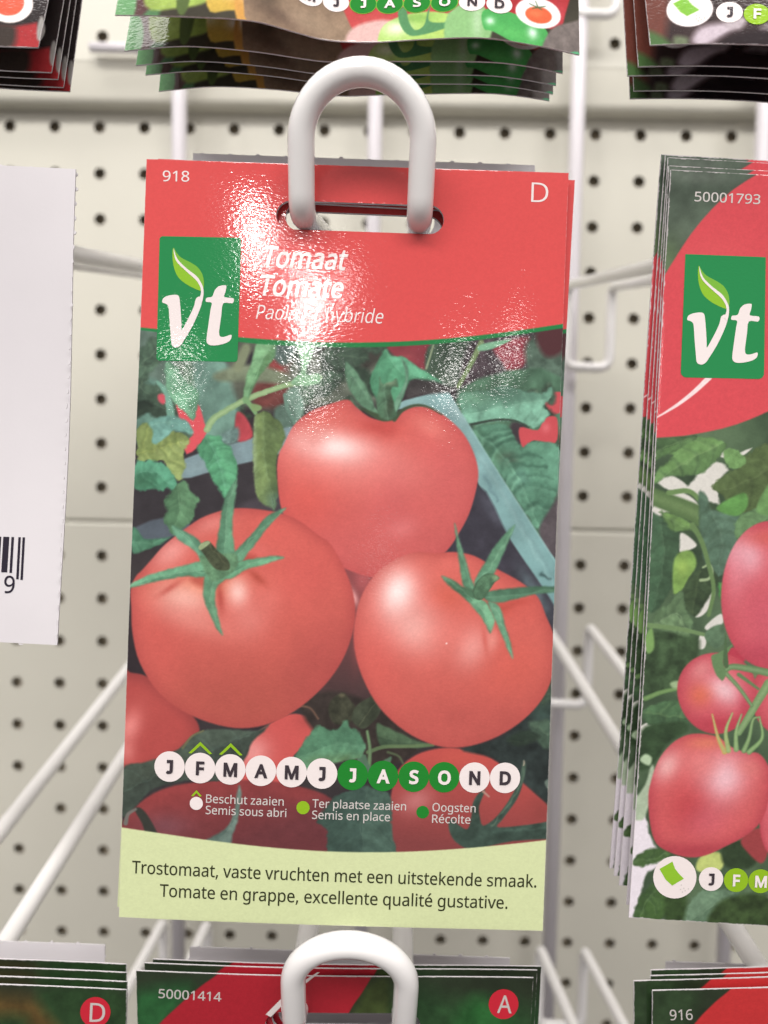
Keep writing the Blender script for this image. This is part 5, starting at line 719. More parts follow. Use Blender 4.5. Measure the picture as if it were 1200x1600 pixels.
def bold(p, w):
    if not w: return p
    q = []; n = len(p)
    for i in range(n):
        a, b, c = np.array(p[i - 1]), np.array(p[i]), np.array(p[(i + 1) % n])
        d1, d2 = b - a, c - b; d1 = d1 / (np.hypot(*d1) + 1e-9); d2 = d2 / (np.hypot(*d2) + 1e-9)
        nn = np.array([d1[1], -d1[0]]) + np.array([d2[1], -d2[0]]); nl = np.hypot(*nn) + 1e-9
        k = min(1 / max((nl / 2), .45), 2)
        q.append(tuple(b + nn / nl * w * k))
    return q

def text_polys(s, p0, p1, cap, wt=0, shear=0, track=0):
    """letters on the line p0 -> p1 (left and right end of the words) in artwork coordinates"""
    x = 0; items = []
    for ch in s:
        adv, loops = FONT[ch]
        items.append((x, loops)); x += adv + track
    x -= track
    first = min((q[0] for l, h in FONT[s[0]][1] for q in l), default=0)
    lastx = items[-1][0] + max(q[0] for l, h in FONT[s[-1]][1] for q in l)
    k = cap / .573
    p0 = np.array(p0, float); p1 = np.array(p1, float); L = np.hypot(*(p1 - p0)); e = (p1 - p0) / L; up = np.array([e[1], -e[0]])
    kx = L / (lastx - first); out = []
    for x0, loops in items:
        groups = []
        for l, h in loops:
            l = bold(l, wt)
            pts = [tuple(p0 + e * ((x0 + a - first) * kx + shear * b * k) + up * b * k) for a, b in l]
            if h and groups:
                tgt = next((g for g in groups if _inside(pts[0], g[0])), groups[-1]); tgt.append(pts)
            else: groups.append([pts])
        out += groups
    return out

def fill_loops(g):
    """triangles of a shape given by its outer and inner contours (those that the outer contour winds round)"""
    vs = [Vector(p) for l in g for p in l]; es = []; b = 0
    for l in g: es += [(b + i, b + (i + 1) % len(l)) for i in range(len(l))]; b += len(l)
    sg = 1 if _area(g[0]) > 0 else -1
    ov, _, of, *_r = delaunay_2d_cdt(vs, es, [], 0, 1e-5)
    L = [np.array(l) for l in g]; tris = []
    for f in of:
        c = (ov[f[0]] + ov[f[1]] + ov[f[2]]) / 3; w = 0
        for p in L:
            q = np.roll(p, -1, 0); cr = (q[:, 0] - p[:, 0]) * (c.y - p[:, 1]) - (c.x - p[:, 0]) * (q[:, 1] - p[:, 1])
            w += int(((p[:, 1] <= c.y) & (q[:, 1] > c.y) & (cr > 0)).sum()) - int(((p[:, 1] > c.y) & (q[:, 1] <= c.y) & (cr < 0)).sum())
        if w * sg > 0:
            A = (ov[f[1]] - ov[f[0]]).cross(ov[f[2]] - ov[f[0]])
            tris.append(tuple(f) if A < 0 else tuple(f)[::-1])       # artwork y runs down
    return [(v.x, v.y) for v in ov], tris

def ngon(cx, cy, r, n=40, ry=None): return [(cx + r * math.cos(2 * math.pi * i / n), cy + (ry or r) * math.sin(2 * math.pi * i / n)) for i in range(n)]

# ------------------------------------------------------------------ paper sheets
class Frame:
    """a sheet hanging in the rack: origin bottom left, r right, u up, n towards the shopper"""
    def __init__(s, BL, TL, R):
        s.O = np.array(BL, float); u = np.array(TL, float) - s.O; s.H = np.linalg.norm(u); s.u = u / s.H
        r = np.array(R, float) - np.array(TL, float); r = r - s.u * (r @ s.u); s.W = np.linalg.norm(r); s.r = r / s.W
        s.n = np.cross(s.r, s.u)
    def mat(s):
        a, b, c, o = s.r, s.u, s.n, s.O
        return Matrix(((a[0], b[0], c[0], o[0]), (a[1], b[1], c[1], o[1]), (a[2], b[2], c[2], o[2]), (0, 0, 0, 1)))
    def pts(s, S, T): return s.O + np.multiply.outer(S, s.r) + np.multiply.outer(T, s.u)
    def art(s, S, T): return view(s.pts(S, T))
    def inv(s, px, py):
        d = at(px, py, 1.0) - EYE; k = ((s.O - EYE) @ s.n) / (d @ s.n); q = EYE + d * k - s.O
        return q @ s.r, q @ s.u

class Sheet:
    def __init__(s, fr, bulge=.0008, edge=.00016, wave=None, hole=None):
        s.f = fr; s.bulge, s.edge, s.wave, s.hole = bulge, edge, wave, hole
    def z(s, S, T, side=1):
        W, H = s.f.W, s.f.H
        a = np.clip(4 * (S / W) * (1 - S / W), 0, 1) ** .6; b = np.clip(4 * (T / H) * (1 - T / H), 0, 1) ** .6
        w = s.wave(S, T) if s.wave else 0
        return w + side * (s.edge + s.bulge * a * b)
    def sdf(s, S, T):
        cx, cy, hw, hh = s.hole
        qx = np.maximum(np.abs(S - cx) - (hw - hh), 0); return np.sqrt(qx ** 2 + (T - cy) ** 2) - hh
    def grid(s, us, ts, side):
        S, T = np.meshgrid(us, ts); keep = None
        if s.hole:
            d = s.sdf(S, T); st = .75 * max(np.median(np.diff(us)), np.median(np.diff(ts)))
            cx, cy, hw, hh = s.hole
            cxx = np.clip(S, cx - (hw - hh), cx + (hw - hh)); gx, gy = S - cxx, T - cy; gl = np.sqrt(gx ** 2 + gy ** 2) + 1e-9
            mv = np.abs(d) < st
            S = np.where(mv, S - d * gx / gl, S); T = np.where(mv, T - d * gy / gl, T)
            Sc = (S[:-1, :-1] + S[1:, 1:] + S[1:, :-1] + S[:-1, 1:]) / 4; Tc = (T[:-1, :-1] + T[1:, 1:] + T[1:, :-1] + T[:-1, 1:]) / 4
            keep = s.sdf(Sc, Tc) > 0
        return S, T, s.z(S, T, side), keep
    def rim(s):
        W, H = s.f.W, s.f.H; n1, n2 = 60, 100
        P = [(W * i / n1, 0) for i in range(n1)] + [(W, H * i / n2) for i in range(n2)] + [(W * (1 - i / n1), H) for i in range(n1)] + [(0, H * (1 - i / n2)) for i in range(n2)]
        loops = [P]
        if s.hole:
            cx, cy, hw, hh = s.hole; q = []
            for i in range(24): a = -math.pi / 2 + math.pi * i / 23; q.append((cx + hw - hh + hh * math.cos(a), cy + hh * math.sin(a)))
            for i in range(24): a = math.pi / 2 + math.pi * i / 23; q.append((cx - hw + hh + hh * math.cos(a), cy + hh * math.sin(a)))
            loops.append(q[::-1])
        return loops
    def build(s, name, parent, us, ts, art, mat=None, fleck=0.0, bu=None, bt=None):
        """front sheet with its print, back sheet, and the thin cut paper edge, in one mesh"""
        back = M['paper_back']; V = []; Fc = []; mi = []; col = []; off = 0
        def add(S, T, Z, keep, k, c, flip):
            nonlocal off
            ny, nx = S.shape; V.append(np.stack([S, T, Z], -1).reshape(-1, 3))
            idx = np.arange(ny * nx).reshape(ny, nx) + off; off += ny * nx
            q = np.stack([idx[:-1, :-1], idx[:-1, 1:], idx[1:, 1:], idx[1:, :-1]], -1)
            if flip: q = q[..., ::-1]
            q = q.reshape(-1, 4) if keep is None else q[keep]
            Fc.append(q); mi.append(np.full(len(q), k, np.int32)); col.append(c.reshape(-1, 3))
        S, T, Z, keep = s.grid(us, ts, 1)
        if art is not None:
            X, Y = s.f.art(S, T); c = art(X, Y)
            if fleck:     # white paper fibres along the torn perforation
                d = np.minimum(np.minimum(S, s.f.W - S), np.minimum(T, s.f.H - T)) * 1000
                k = np.clip((fleck * (1 + .8 * vnoise(S * 1e3, T * 1e3, .37, 3) + .9 * vnoise(S * 1e3, T * 1e3, 1.9, 8)) - d) / .12, 0, 1)[..., None]
                c = c * (1 - k) + np.array((214, 206, 208)) * k
            c = lin(c)
        else: c = np.zeros(S.shape + (3,)) + .7
        add(S, T, Z, keep, 0, c, False)
        bu = np.linspace(0, s.f.W, 84) if bu is None else bu; bt = np.linspace(0, s.f.H, 150) if bt is None else bt
        S, T, Z, keep = s.grid(bu, bt, -1); add(S, T, Z, keep, 1, np.full(S.shape + (3,), .7), True)
        for lp in s.rim():
            a = np.array(lp + lp[:1]); S = np.stack([a[:, 0]] * 2); T = np.stack([a[:, 1]] * 2)
            Z = np.stack([s.z(a[:, 0], a[:, 1], -1), s.z(a[:, 0], a[:, 1], 1)]); add(S, T, Z, None, 1, np.full(S.shape + (3,), .7), False)
        V = np.concatenate(V); Fc = np.concatenate(Fc); mi = np.concatenate(mi); col = np.concatenate(col)
        me = bpy.data.meshes.new(name); me.vertices.add(len(V)); me.vertices.foreach_set('co', V.astype(np.float32).ravel())
        me.loops.add(len(Fc) * 4); me.loops.foreach_set('vertex_index', Fc.astype(np.int32).ravel())
        me.polygons.add(len(Fc)); me.polygons.foreach_set('loop_start', np.arange(len(Fc), dtype=np.int32) * 4)
        me.materials.append(mat or M['print']); me.materials.append(back)
        me.polygons.foreach_set('material_index', mi); me.polygons.foreach_set('use_smooth', np.ones(len(Fc), bool))
        ca = me.attributes.new('ink', 'FLOAT_COLOR', 'POINT')
        ca.data.foreach_set('color', np.c_[col, np.ones(len(col))].astype(np.float32).ravel())
        me.update(calc_edges=True); me.validate()
        o = bpy.data.objects.new(name, me); o.parent = parent; C.objects.link(o)
        return o
    def decal(s, name, parent, groups, mat, lift=.00004, label=None):
        """ink shapes (letters, dots) given in artwork coordinates, lying on the sheet"""
        V, Fc = [], []
        for g in groups:
            b = len(V); flat, tris = fill_loops(g)
            for x, y in flat:
                S, T = s.f.inv(x, y); V.append((S, T, float(s.z(np.array(S), np.array(T))) + lift))
            Fc += [tuple(b + i for i in t) for t in tris]
        o = mesh_obj(name, V, Fc, mat, parent, smooth=False)
        if label: o['label'] = label
        return o

def dense(a, b, step, *rest):
    """grid lines: fine from a to b, then (end, step) pairs"""
    out = list(np.linspace(a, b, max(2, int(round((b - a) / step)) + 1))); x = b
    for e_, st in rest:
        k = max(1, int(round(abs(e_ - x) / st))); out += list(np.linspace(x, e_, k + 1)[1:]); x = e_
    return np.array(sorted(set(out)))

def copy_packet(root, parts, mat, label, group, cat='seed packet'):
    r = root.copy(); C.objects.link(r); r.matrix_world = mat; tag(r, None, label, cat, group)
    for p in parts:
        c = p.copy(); C.objects.link(c); c.parent = r
    return r

# emblem of the packets: v and t under a leaf, in units of its green badge (0..1 across, 0..1 down)
def _n(P): return [((x - 211) / 404., (y - 441) / 615.) for x, y in P]
EM_V = _n([(233, 768), (238, 748), (262, 735), (300, 730), (316, 740), (322, 775), (328, 830), (332, 880), (334, 905), (352, 872), (376, 822), (392, 782), (399, 750), (412, 738), (430, 738), (433, 752), (426, 784), (408, 834), (378, 900), (342, 962), (330, 980), (314, 990), (295, 987), (285, 972), (279, 925), (272, 860), (266, 800), (260, 782), (248, 774)])
EM_T = _n([(541, 678), (549, 684), (545, 712), (541, 737), (585, 742), (581, 767), (536, 768), (528, 830), (521, 890), (520, 918), (526, 932), (545, 934), (578, 923), (582, 934), (574, 952), (550, 966), (510, 976), (476, 976), (460, 962), (459, 935), (466, 870), (474, 800), (478, 766), (450, 762), (453, 742), (480, 736), (492, 704), (512, 684)])
EM_L = _n([(280, 497), (296, 520), (320, 545), (362, 566), (402, 590), (426, 622), (436, 655), (437, 690), (426, 708), (398, 700), (352, 678), (310, 644), (288, 600), (278, 548)])
EM_L2 = _n([(280, 497), (296, 520), (320, 545), (362, 566), (402, 590), (426, 622), (436, 655), (437, 690), (430, 702), (420, 672), (396, 640), (352, 606), (308, 566), (290, 530)])
EM_S = _n([(282, 500), (292, 530), (310, 562), (354, 602), (400, 636), (424, 670), (436, 700), (436, 738), (428, 768), (414, 752), (422, 730), (424, 706), (414, 678), (392, 650), (348, 613), (304, 572), (288, 540)])

def emblem(sh, root, quad, square, mats):
    (x0, y0), (x1, y1), (x2, y2), (x3, y3) = quad       # TL TR BR BL
    B = lambda u, v: ((x0 * (1 - u) + x1 * u) * (1 - v) + (x3 * (1 - u) + x2 * u) * v, (y0 * (1 - u) + y1 * u) * (1 - v) + (y3 * (1 - u) + y2 * u) * v)
    P = []
    for (cu, cv, a0) in ((1, 1, 0), (0, 1, 90), (0, 0, 180), (1, 0, 270)):
        ru = square[int(cv)]; rv = ru * .655
        for k in range(7):
            a = math.radians(a0 + 15 * k); P.append(B(cu + (-ru if cu else ru) + ru * math.cos(a), cv + (-rv if cv else rv) + rv * math.sin(a)))
    bd = sh.decal('logo_badge', root, [[P]], mats[0], .00005)
    f_ = lambda E: [B(u, v) for u, v in smooth_poly(E, 3)]
    sh.decal('leaf_mark', bd, [[f_(EM_L)]], ink('leaf_green', 0), .00008)
    sh.decal('leaf_half', bd, [[f_(EM_L2)]], ink('pale_lime', 0), .0001)
    sh.decal('logo_letter', bd, [[f_(EM_V)]], M['white_ink'], .00009)
    sh.decal('leaf_stem', bd, [[f_(EM_S)]], M['white_ink'], .00012)
    sh.decal('logo_letter', bd, [[f_(EM_T)]], M['white_ink'], .00009)
    return bd

# ------------------------------------------------------------------ the perforated back panels
_h0 = ROT.T @ np.array([-.1580549, -.2137273, .4267230])
HX, HZ, BY = _h0[0], EYE[2] - _h0[1], _h0[2]          # first hole and depth of the board
PITCH = .025

def panel(name, label, cols, rows, x0, z0, y, top, bottom, left, right, r=.00325, lip=.002):
    """painted sheet steel with round punched holes; every cell is a square ring around its hole"""
    V, Fc = [], []; n = 16
    def q(*p): b = len(V); V.extend(p); Fc.append(tuple(range(b, b + len(p))))
    for i in range(cols):
        for j in range(rows):
            cx, cz = x0 + i * PITCH, z0 - j * PITCH; b = len(V); h = PITCH / 2
            for k in range(n):
                a = 2 * math.pi * k / n; c_, s_ = math.cos(a), math.sin(a); m_ = h / max(abs(c_), abs(s_))
                V.append((cx + c_ * m_, y, cz + s_ * m_))
            for k in range(n): a = 2 * math.pi * k / n; V.append((cx + r * math.cos(a), y, cz + r * math.sin(a)))
            for k in range(n): a = 2 * math.pi * k / n; V.append((cx + (r + .0003) * math.cos(a), y + .0016, cz + (r + .0003) * math.sin(a)))
            for k in range(n):
                l = (k + 1) % n
                Fc.append((b + k, b + l, b + n + l, b + n + k)); Fc.append((b + n + k, b + n + l, b + 2 * n + l, b + 2 * n + k))
    xl, xr = x0 - PITCH / 2, x0 + (cols - .5) * PITCH; zt, zb = z0 + PITCH / 2, z0 - (rows - .5) * PITCH
    if top > zt + 1e-5: q((xl, y, zt), (xr, y, zt), (xr, y, top), (xl, y, top))
    if bottom < zb - 1e-5: q((xl, y, bottom), (xr, y, bottom), (xr, y, zb), (xl, y, zb))
    # rolled edges at top and bottom
    for ze, sg in ((top, 1), (bottom, -1)):
        p = [(ze, y)]
        for k in range(1, 6): a = math.radians(18 * k); p.append((ze + sg * lip * math.sin(a), y + lip * (1 - math.cos(a))))
        p.append((ze + sg * lip, y + .02))
        for a, b_ in zip(p[:-1], p[1:]):
            v = [(xl, a[1], a[0]), (xr, a[1], a[0]), (xr, b_[1], b_[0]), (xl, b_[1], b_[0])]; q(*(v if sg > 0 else v[::-1]))
    o = mesh_obj(name, V, Fc, M['board_paint'], None, smooth=False, label=label, cat='rack panel')
    bb = len(V); B = [(xl, y + .0055, bottom), (xr, y + .0055, bottom), (xr, y + .0055, top), (xl, y + .0055, top)]
    mesh_obj('panel_backing', B, [(0, 1, 2, 3)], M['hole_backing'], o, smooth=False)
    return o
NC = 30; XL = HX - 8 * PITCH
zseam = HZ - 8 * PITCH - .0197
panel('perforated_panel', 'cream perforated steel panel behind the tomato packets, above the horizontal joint', NC, 9, XL, HZ, BY, HZ + PITCH * .5 + .004, zseam + .0022, 0, 0)
zr = HZ - (8 + 1.5781) * PITCH
panel('perforated_panel', 'cream perforated steel panel below the horizontal joint, down to the lowest packets', NC, 14, XL, zr, BY, zseam - .0022, zr - 13.5 * PITCH - .004, 0, 0)
# the raised panel above, its flat bottom rail casts the shade on the board below it
YU = BY - .011
def on_y(px, py, Y):
    d = at(px, py, 1.0) - EYE; return EYE + d * (Y - EYE[1]) / d[1]
hu = on_y(160, 57, YU); rt = on_y(400, 77, YU)[2]; rb = on_y(500, 166, YU)[2]
xu = hu[0] - round((hu[0] - XL) / PITCH) * PITCH
panel('perforated_panel', 'cream perforated steel panel at the top edge, above the plain rail', NC, 6, xu, hu[2] + 5 * PITCH, YU, hu[2] + 6 * PITCH, rt + .0018, 0, 0, lip=.0012)
def rail(name, label, x0, x1, zt, zb, y, depth, r=.004):
    p = [(zt, y + depth)]
    for k in range(7): a = math.radians(90 - 15 * k); p.append((zt - .0012 + .0012 * math.sin(a), y + .0012 * (1 - math.cos(a))))
    for k in range(7): a = math.radians(15 * k); p.append((zb + r - r * math.sin(a), y + r * (1 - math.cos(a))))
    p.append((zb, y + depth)); V, Fc = [], []
    for z_, y_ in p: V += [(x0, y_, z_), (x1, y_, z_)]
    for i in range(len(p) - 1): Fc.append((2 * i, 2 * i + 2, 2 * i + 3, 2 * i + 1))
    b = len(p); Fc += [tuple(range(0, 2 * b, 2))[::-1], tuple(range(1, 2 * b, 2))]
    return mesh_obj(name, V, Fc, M['board_paint'], None, smooth=True, label=label, cat='rail')
rail('panel_rail', 'plain cream horizontal rail without holes under the top panel', XL - .0125, XL + (NC - .5) * PITCH, rt - .0004, rb, YU + .0002, .0105)

# ------------------------------------------------------------------ wires
def tube(path, R, n=14, closed=False):
    P = [np.array(p, float) for p in path]; V, Fc = [], []; m = len(P); prev = None
    for i in range(m):
        a = P[i - 1] if (i or closed) else P[i]; b = P[(i + 1) % m] if (i < m - 1 or closed) else P[i]
        t = (b - a) / np.linalg.norm(b - a)
        if prev is None:
            s = np.array([0, 0, 1.]) if abs(t[2]) < .9 else np.array([1., 0, 0])
            prev = np.cross(t, s); prev /= np.linalg.norm(prev)
        prev = prev - t * (prev @ t); prev /= np.linalg.norm(prev); q = np.cross(t, prev)
        for k in range(n): a_ = 2 * math.pi * k / n; V.append(P[i] + R * (math.cos(a_) * prev + math.sin(a_) * q))
    for i in range(m if closed else m - 1):
        j = (i + 1) % m
        for k in range(n): l = (k + 1) % n; Fc.append((i * n + k, i * n + l, j * n + l, j * n + k))
    if not closed: Fc += [tuple(range(n))[::-1], tuple(range((m - 1) * n, m * n))]
    return V, Fc

def fillet(P, r, k=8, closed=True):
    out = []; m = len(P)
    for i in range(m):
        a, b, c = np.array(P[i - 1]), np.array(P[i]), np.array(P[(i + 1) % m])
        rr = r[i]
        if rr == 0: out.append(b); continue
        d1 = (a - b); d2 = (c - b); l1, l2 = np.linalg.norm(d1), np.linalg.norm(d2); d1 /= l1; d2 /= l2
        h = math.acos(max(-1, min(1, d1 @ d2))) / 2; t = min(rr / math.tan(h), l1 * .49, l2 * .49)
        s, e = b + d1 * t, b + d2 * t
        for j in range(k + 1): u = j / k; out.append((1 - u) ** 2 * s + 2 * u * (1 - u) * b + u * u * e)
    return out

def hook(front, zf, rear, label, lean=23, L=.0128, half=.0112, R=.00250, drop=.041, zr=.392):
    """one bent wire: arch in front, two long prongs, bracket hooked on the upright behind"""
    f0 = at(front[0], front[1], zf); r0 = at(rear[0], rear[1], zr); X = cw((1, .02, 0)); X[1] = 0; X /= np.linalg.norm(X)
    X = np.array([1., 0, 0]) * .9995 + np.array([0, 0, -.018]); X /= np.linalg.norm(X)
    up = cw((0, -math.cos(math.radians(lean)), -math.sin(math.radians(lean)))); up -= X * (up @ X); up /= np.linalg.norm(up)
    arch = [f0 + up * L + (X * math.cos(a) * -half + up * math.sin(a) * half) for a in np.linspace(0, math.pi, 25)]
    dn = np.array([0, 0, -1.])
    P = arch + [f0 + X * half, r0 + X * half, r0 + X * half + dn * drop, r0 - X * half + dn * drop, r0 - X * half, f0 - X * half]
    rad = [0] * 25 + [.0045, .005, .006, .006, .005, .0045]
    V, Fc = tube(fillet(P, rad), R, 18, True)
    return mesh_obj('display_hook', V, Fc, M['plastic_white'], None, True, label=label, cat='hook', group='double wire display hooks')
hook((563.5, 338), .146, (610, 440), 'white double wire hook carrying the three tomato packet, its arch in full view')
hook((545, 1604), .157, (590, 975), 'white double wire hook at the bottom, its arch in front of the packet numbered 50001414')
hook((-243, 345), .146, (310, 437), 'white double wire hook behind the barcode card on the left')
hook((1372, 361), .146, (922, 447), 'white double wire hook of the plum tomato packets, its bracket right of the main packet')
hook((-205, 1672), .157, (283, 985), 'white double wire hook running down to the packets in the lower left corner', )
hook((1339, 1625), .157, (886, 977), 'white double wire hook running down behind the plum tomato stack to the lower right packets')
hook((-190, 2420), .17, (290, 1440), 'white double wire hook rising from below between the lower left and middle packets')
hook((1330, 2440), .17, (878, 1482), 'white double wire hook rising from below between the lower middle and right packets')
hook((933 + 405, -606), .178, (933, -108), 'white double wire hook above, its bracket showing right of the pepper packets')
hook((572, -620), .178, (612, -110), 'white double wire hook hidden above the pepper packets')
hook((-240, -630), .178, (300, -112), 'white double wire hook above the packets in the upper left corner')

YB = at(585, 300, .4035)[1]
for px, py, lb in ((280, 200, 'white upright bar left of the big hook, showing above the tomato packet'), (586, 200, 'white upright bar seen through the arch of the big hook'),
                   (898, 300, 'long white upright bar along the right side of the tomato packet'), (1192, 220, 'white upright bar at the right edge above the plum tomato packets')):
    p = on_y(px, py, YB); V, Fc = tube([(p[0], p[1], HZ + .16), (p[0], p[1], HZ), (p[0], p[1], zr - .34)], .0039, 18)
    mesh_obj('upright_bar', V, Fc, M['wire_white'], None, True, label=lb, cat='bar', group='upright bars of the rack')
a, b = on_y(141, 74, YU - .006), on_y(300, 78, YU - .006)
V, Fc = tube([a, b], .0026, 14)
mesh_obj('cross_wire', V, Fc, M['wire_white'], None, True, label='short white wire lying across the joint at the upper left', cat='wire')

# ------------------------------------------------------------------ barcode card (left), backing cards
def card(fr, name, label, cat, hole=None, teeth=True, wave=None):
    sh = Sheet(fr, 0.0, .00018, wave, hole)
    root = empty(name, fr.mat(), label, cat)
    us = np.linspace(0, fr.W, 120); ts = np.linspace(0, fr.H, 120)
    sh.build('card_sheet', root, us, ts, None, M['paper_back'])
    if teeth:                                       # torn perforation: little nubs of paper along the cut
        V, Fc = [], []; rs = random.Random(4)
        def nub(x, y, dx, dy):
            w = .00035 + .0002 * rs.random(); h = .00022 + .0003 * rs.random(); tx, ty = -dy, dx; b0 = len(V)
            for k in range(6):
                a = math.pi * k / 5; V.append((x + tx * w * math.cos(a) + dx * h * math.sin(a), y + ty * w * math.cos(a) + dy * h * math.sin(a), .0001))
            for k in range(6):
                a = math.pi * k / 5; V.append((x + tx * w * math.cos(a) + dx * h * math.sin(a), y + ty * w * math.cos(a) + dy * h * math.sin(a), -.0001))
            Fc.append(tuple(range(b0, b0 + 6))); Fc.append(tuple(range(b0 + 11, b0 + 5, -1)))
            for k in range(5): Fc.append((b0 + k, b0 + 6 + k, b0 + 7 + k, b0 + k + 1))
        k = 0
        for i in range(int(fr.H / .00285)): nub(fr.W - .00005, .002 + i * .00285, 1, 0); nub(.00005, .002 + i * .00285, -1, 0)
        for i in range(int(fr.W / .005)): nub(.002 + i * .005, .00005, 0, -1)
        for i in range(int(fr.W / .006)): nub(.002 + i * .006, fr.H - .00005, 0, 1)
        mesh_obj('torn_edge', V, Fc, M['paper_back'], root, False)
    return sh, root
TR, BR = at(120, 268, .1515), at(92, 1013, .1525)
fr = Frame(at(-612, 975, .1525), at(-584, 232, .1515), TR)
sh, root = card(fr, 'barcode_card', 'plain white card with torn edges and the end of a barcode, at the left', 'card', None, True, lambda s, t: .0016 * np.cos(s * 40) * np.cos(t * 20 - .4) + .0006 * np.sin(t * 70 + s * 20))
bars = [(0, 9.5, 895), (12.8, 17, 896), (23.6, 27.6, 906), (30.2, 34.2, 907)] + [(-7, -3, 895), (-15, -12, 895), (-27, -19, 895), (-36, -32, 894), (-50, -42, 894), (-60, -57, 894), (-72, -64, 894), (-84, -80, 893), (-99, -91, 893), (-110, -106, 893), (-124, -120, 905), (-134, -130, 905)]
sh.decal('barcode', root, [[[(x0, 839 + x0 * .03), (x1, 839 + x1 * .03), (x1 - 2.2, y1), (x0 - 2.2, y1)]] for x0, x1, y1 in bars], M['black_ink'])
sh.decal('barcode_digit', root, text_polys('9', (2.5, 927), (18.5, 927.6), 26.5, .008), M['black_ink'])
def back_card(tl, tr, hpx, z, label, holepx=None):
    TL, TR_ = at(*tl, z), at(*tr, z); dnv = cw((-.035, 1, 0)); BL = TL + dnv * hpx / F * z
    f2 = Frame(BL, TL, TR_); hole = None
    if holepx:
        (hx, hy, hw, hh) = holepx; S, T = f2.inv(hx, hy); hole = (S, T, hw / F * z, hh / F * z)
    return card(f2, 'backing_card', label, 'card', hole)
back_card((302, 240), (836, 252), 720, .166, 'white card behind the three tomato packet, its top edge showing', (563, 344, 116, 25))
back_card((-260, 1461), (165, 1466), 420, .176, 'blank white card standing behind the packets in the lower left corner')
back_card((297, 1479), (797, 1492), 500, .176, 'white card with torn edge behind the packets under the lower hook')
back_card((1040, 1502), (1600, 1490), 500, .176, 'white card with torn top edge behind the packet numbered 916')

# ------------------------------------------------------------------ seed packets
GT = 'tomato seed packets on the middle hook'
z0 = .149
fr = Frame(at(187, 1431, z0), at(228, 247, z0), at(889, 265, z0))
S, T = fr.inv(562.5, 339.5)
hole = (S, T, 131 / F * z0, 22.5 / F * z0)
sh = Sheet(fr, .0007, .00013, lambda s, t: .0006 * np.sin(s * 40 + .6) * np.exp(-t / .03) + .0005 * np.sin(t * 33 + s * 12) + 0 * s, hole)
root = empty('seed_packet', fr.mat(), 'glossy tomato seed packet with three red tomatoes, numbered 918, frontmost on the middle hook', 'seed packet', GT)
st = z0 / F * GRID
sleeve = sh.build('paper_sleeve', root, np.arange(0, fr.W + st, st) * fr.W / (np.ceil(fr.W / st) * st), np.arange(0, fr.H + st, st) * fr.H / (np.ceil(fr.H / st) * st), art_tomato, fleck=.035)
tparts = [sleeve]
emblem(sh, root, [(249, 368.5), (377, 371.5), (371.6, 566), (244.6, 563.5)], (.04, .04), [M['badge_green']])
W_ = M['white_ink']
sh.decal('article_number', root, text_polys('918', (253.5, 282), (295, 283), 16.5, .004), W_)
sh.decal('price_letter', root, text_polys('D', (829.5, 315.5), (856.5, 316.5), 31, -.006), W_)
sh.decal('title_line', root, text_polys('Tomaat', (408, 416.5), (538, 421.8), 31.5, .019, .19), W_)
sh.decal('title_line', root, text_polys('Tomate', (403, 461), (533, 465.6), 31, .019, .19), W_)
sh.decal('variety_line', root, text_polys('Paola F1 hybride', (400, 498.5), (597, 506), 22, -.002, .17), W_)
MON = [('J', 267.4, 1194.8), ('F', 315, 1196.7), ('M', 361.9, 1198.6), ('A', 409.4, 1200.5), ('M', 456.9, 1202.5), ('J', 504, 1204.8), ('J', 551.3, 1207), ('A', 598.5, 1208.8), ('S', 646, 1210.2), ('O', 693.2, 1211.2), ('N', 740.4, 1212.2), ('D', 788, 1213)]
def months(sh, root, mon, r, cap, wt, green, skip=(), ky=1.0, pale=None, ring=None):
    for i, (ch, x, y) in enumerate(mon):
        mt = M['green_ink'] if i in green else (M['lime_ink'] if pale and i in pale else W_)
        if ring and i in green: sh.decal('month_ring', root, [[ngon(x, y, r + 1.2, 40, (r + 1.2) * ky)]], M['pale_lime'], .00003 + .00001 * (i % 3))
        cm = sh.decal('month_circle', root, [[ngon(x, y, r, 40, r * ky)]], mt, .00006 + .00001 * (i % 2), 'green month dot with a white letter' if i in green else None)
        w = max(q[0] for l, h in FONT[ch][1] for q in l) - min(q[0] for l, h in FONT[ch][1] for q in l); w = w * cap / .573 * .98 / 2
        sh.decal('month_letter', cm, text_polys(ch, (x - w, y + cap / 2 * ky), (x + w, y + cap / 2 * ky + .035 * w * 2), cap * ky, wt), W_ if (i in green or (pale and i in pale)) else M['dark_ink'], .0002)
months(sh, root, MON, 23.7, 19.3, .036, (6, 7, 8, 9))
def chevron(a, b, c, w): return [[a, b, c, (c[0] - w, c[1] + w * .2), (b[0], b[1] + w * 1.35), (a[0] + w, a[1] + w * .2)]]
sh.decal('sowing_mark', root, [chevron((297, 1173.5), (315.5, 1156), (334, 1174.5), 4.4)], M['lime_ink'])
sh.decal('sowing_mark', root, [chevron((344.5, 1175.3), (362.7, 1157.8), (381, 1176.3), 4.4)], M['lime_ink'])
sh.decal('sowing_mark', root, [chevron((301, 1240), (309.3, 1231), (317.5, 1240.4), 3.4)], M['lime_ink'])
sh.decal('legend_dot', root, [[ngon(309, 1251.7, 10.2)]], W_); sh.decal('legend_dot', root, [[ngon(474.6, 1257.8, 10.2)]], M['lime_ink'], label='lime green legend dot'); sh.decal('legend_dot', root, [[ngon(660, 1265.4, 9.8)]], M['green_ink'], label='dark green legend dot')
G_ = M['grey_ink']
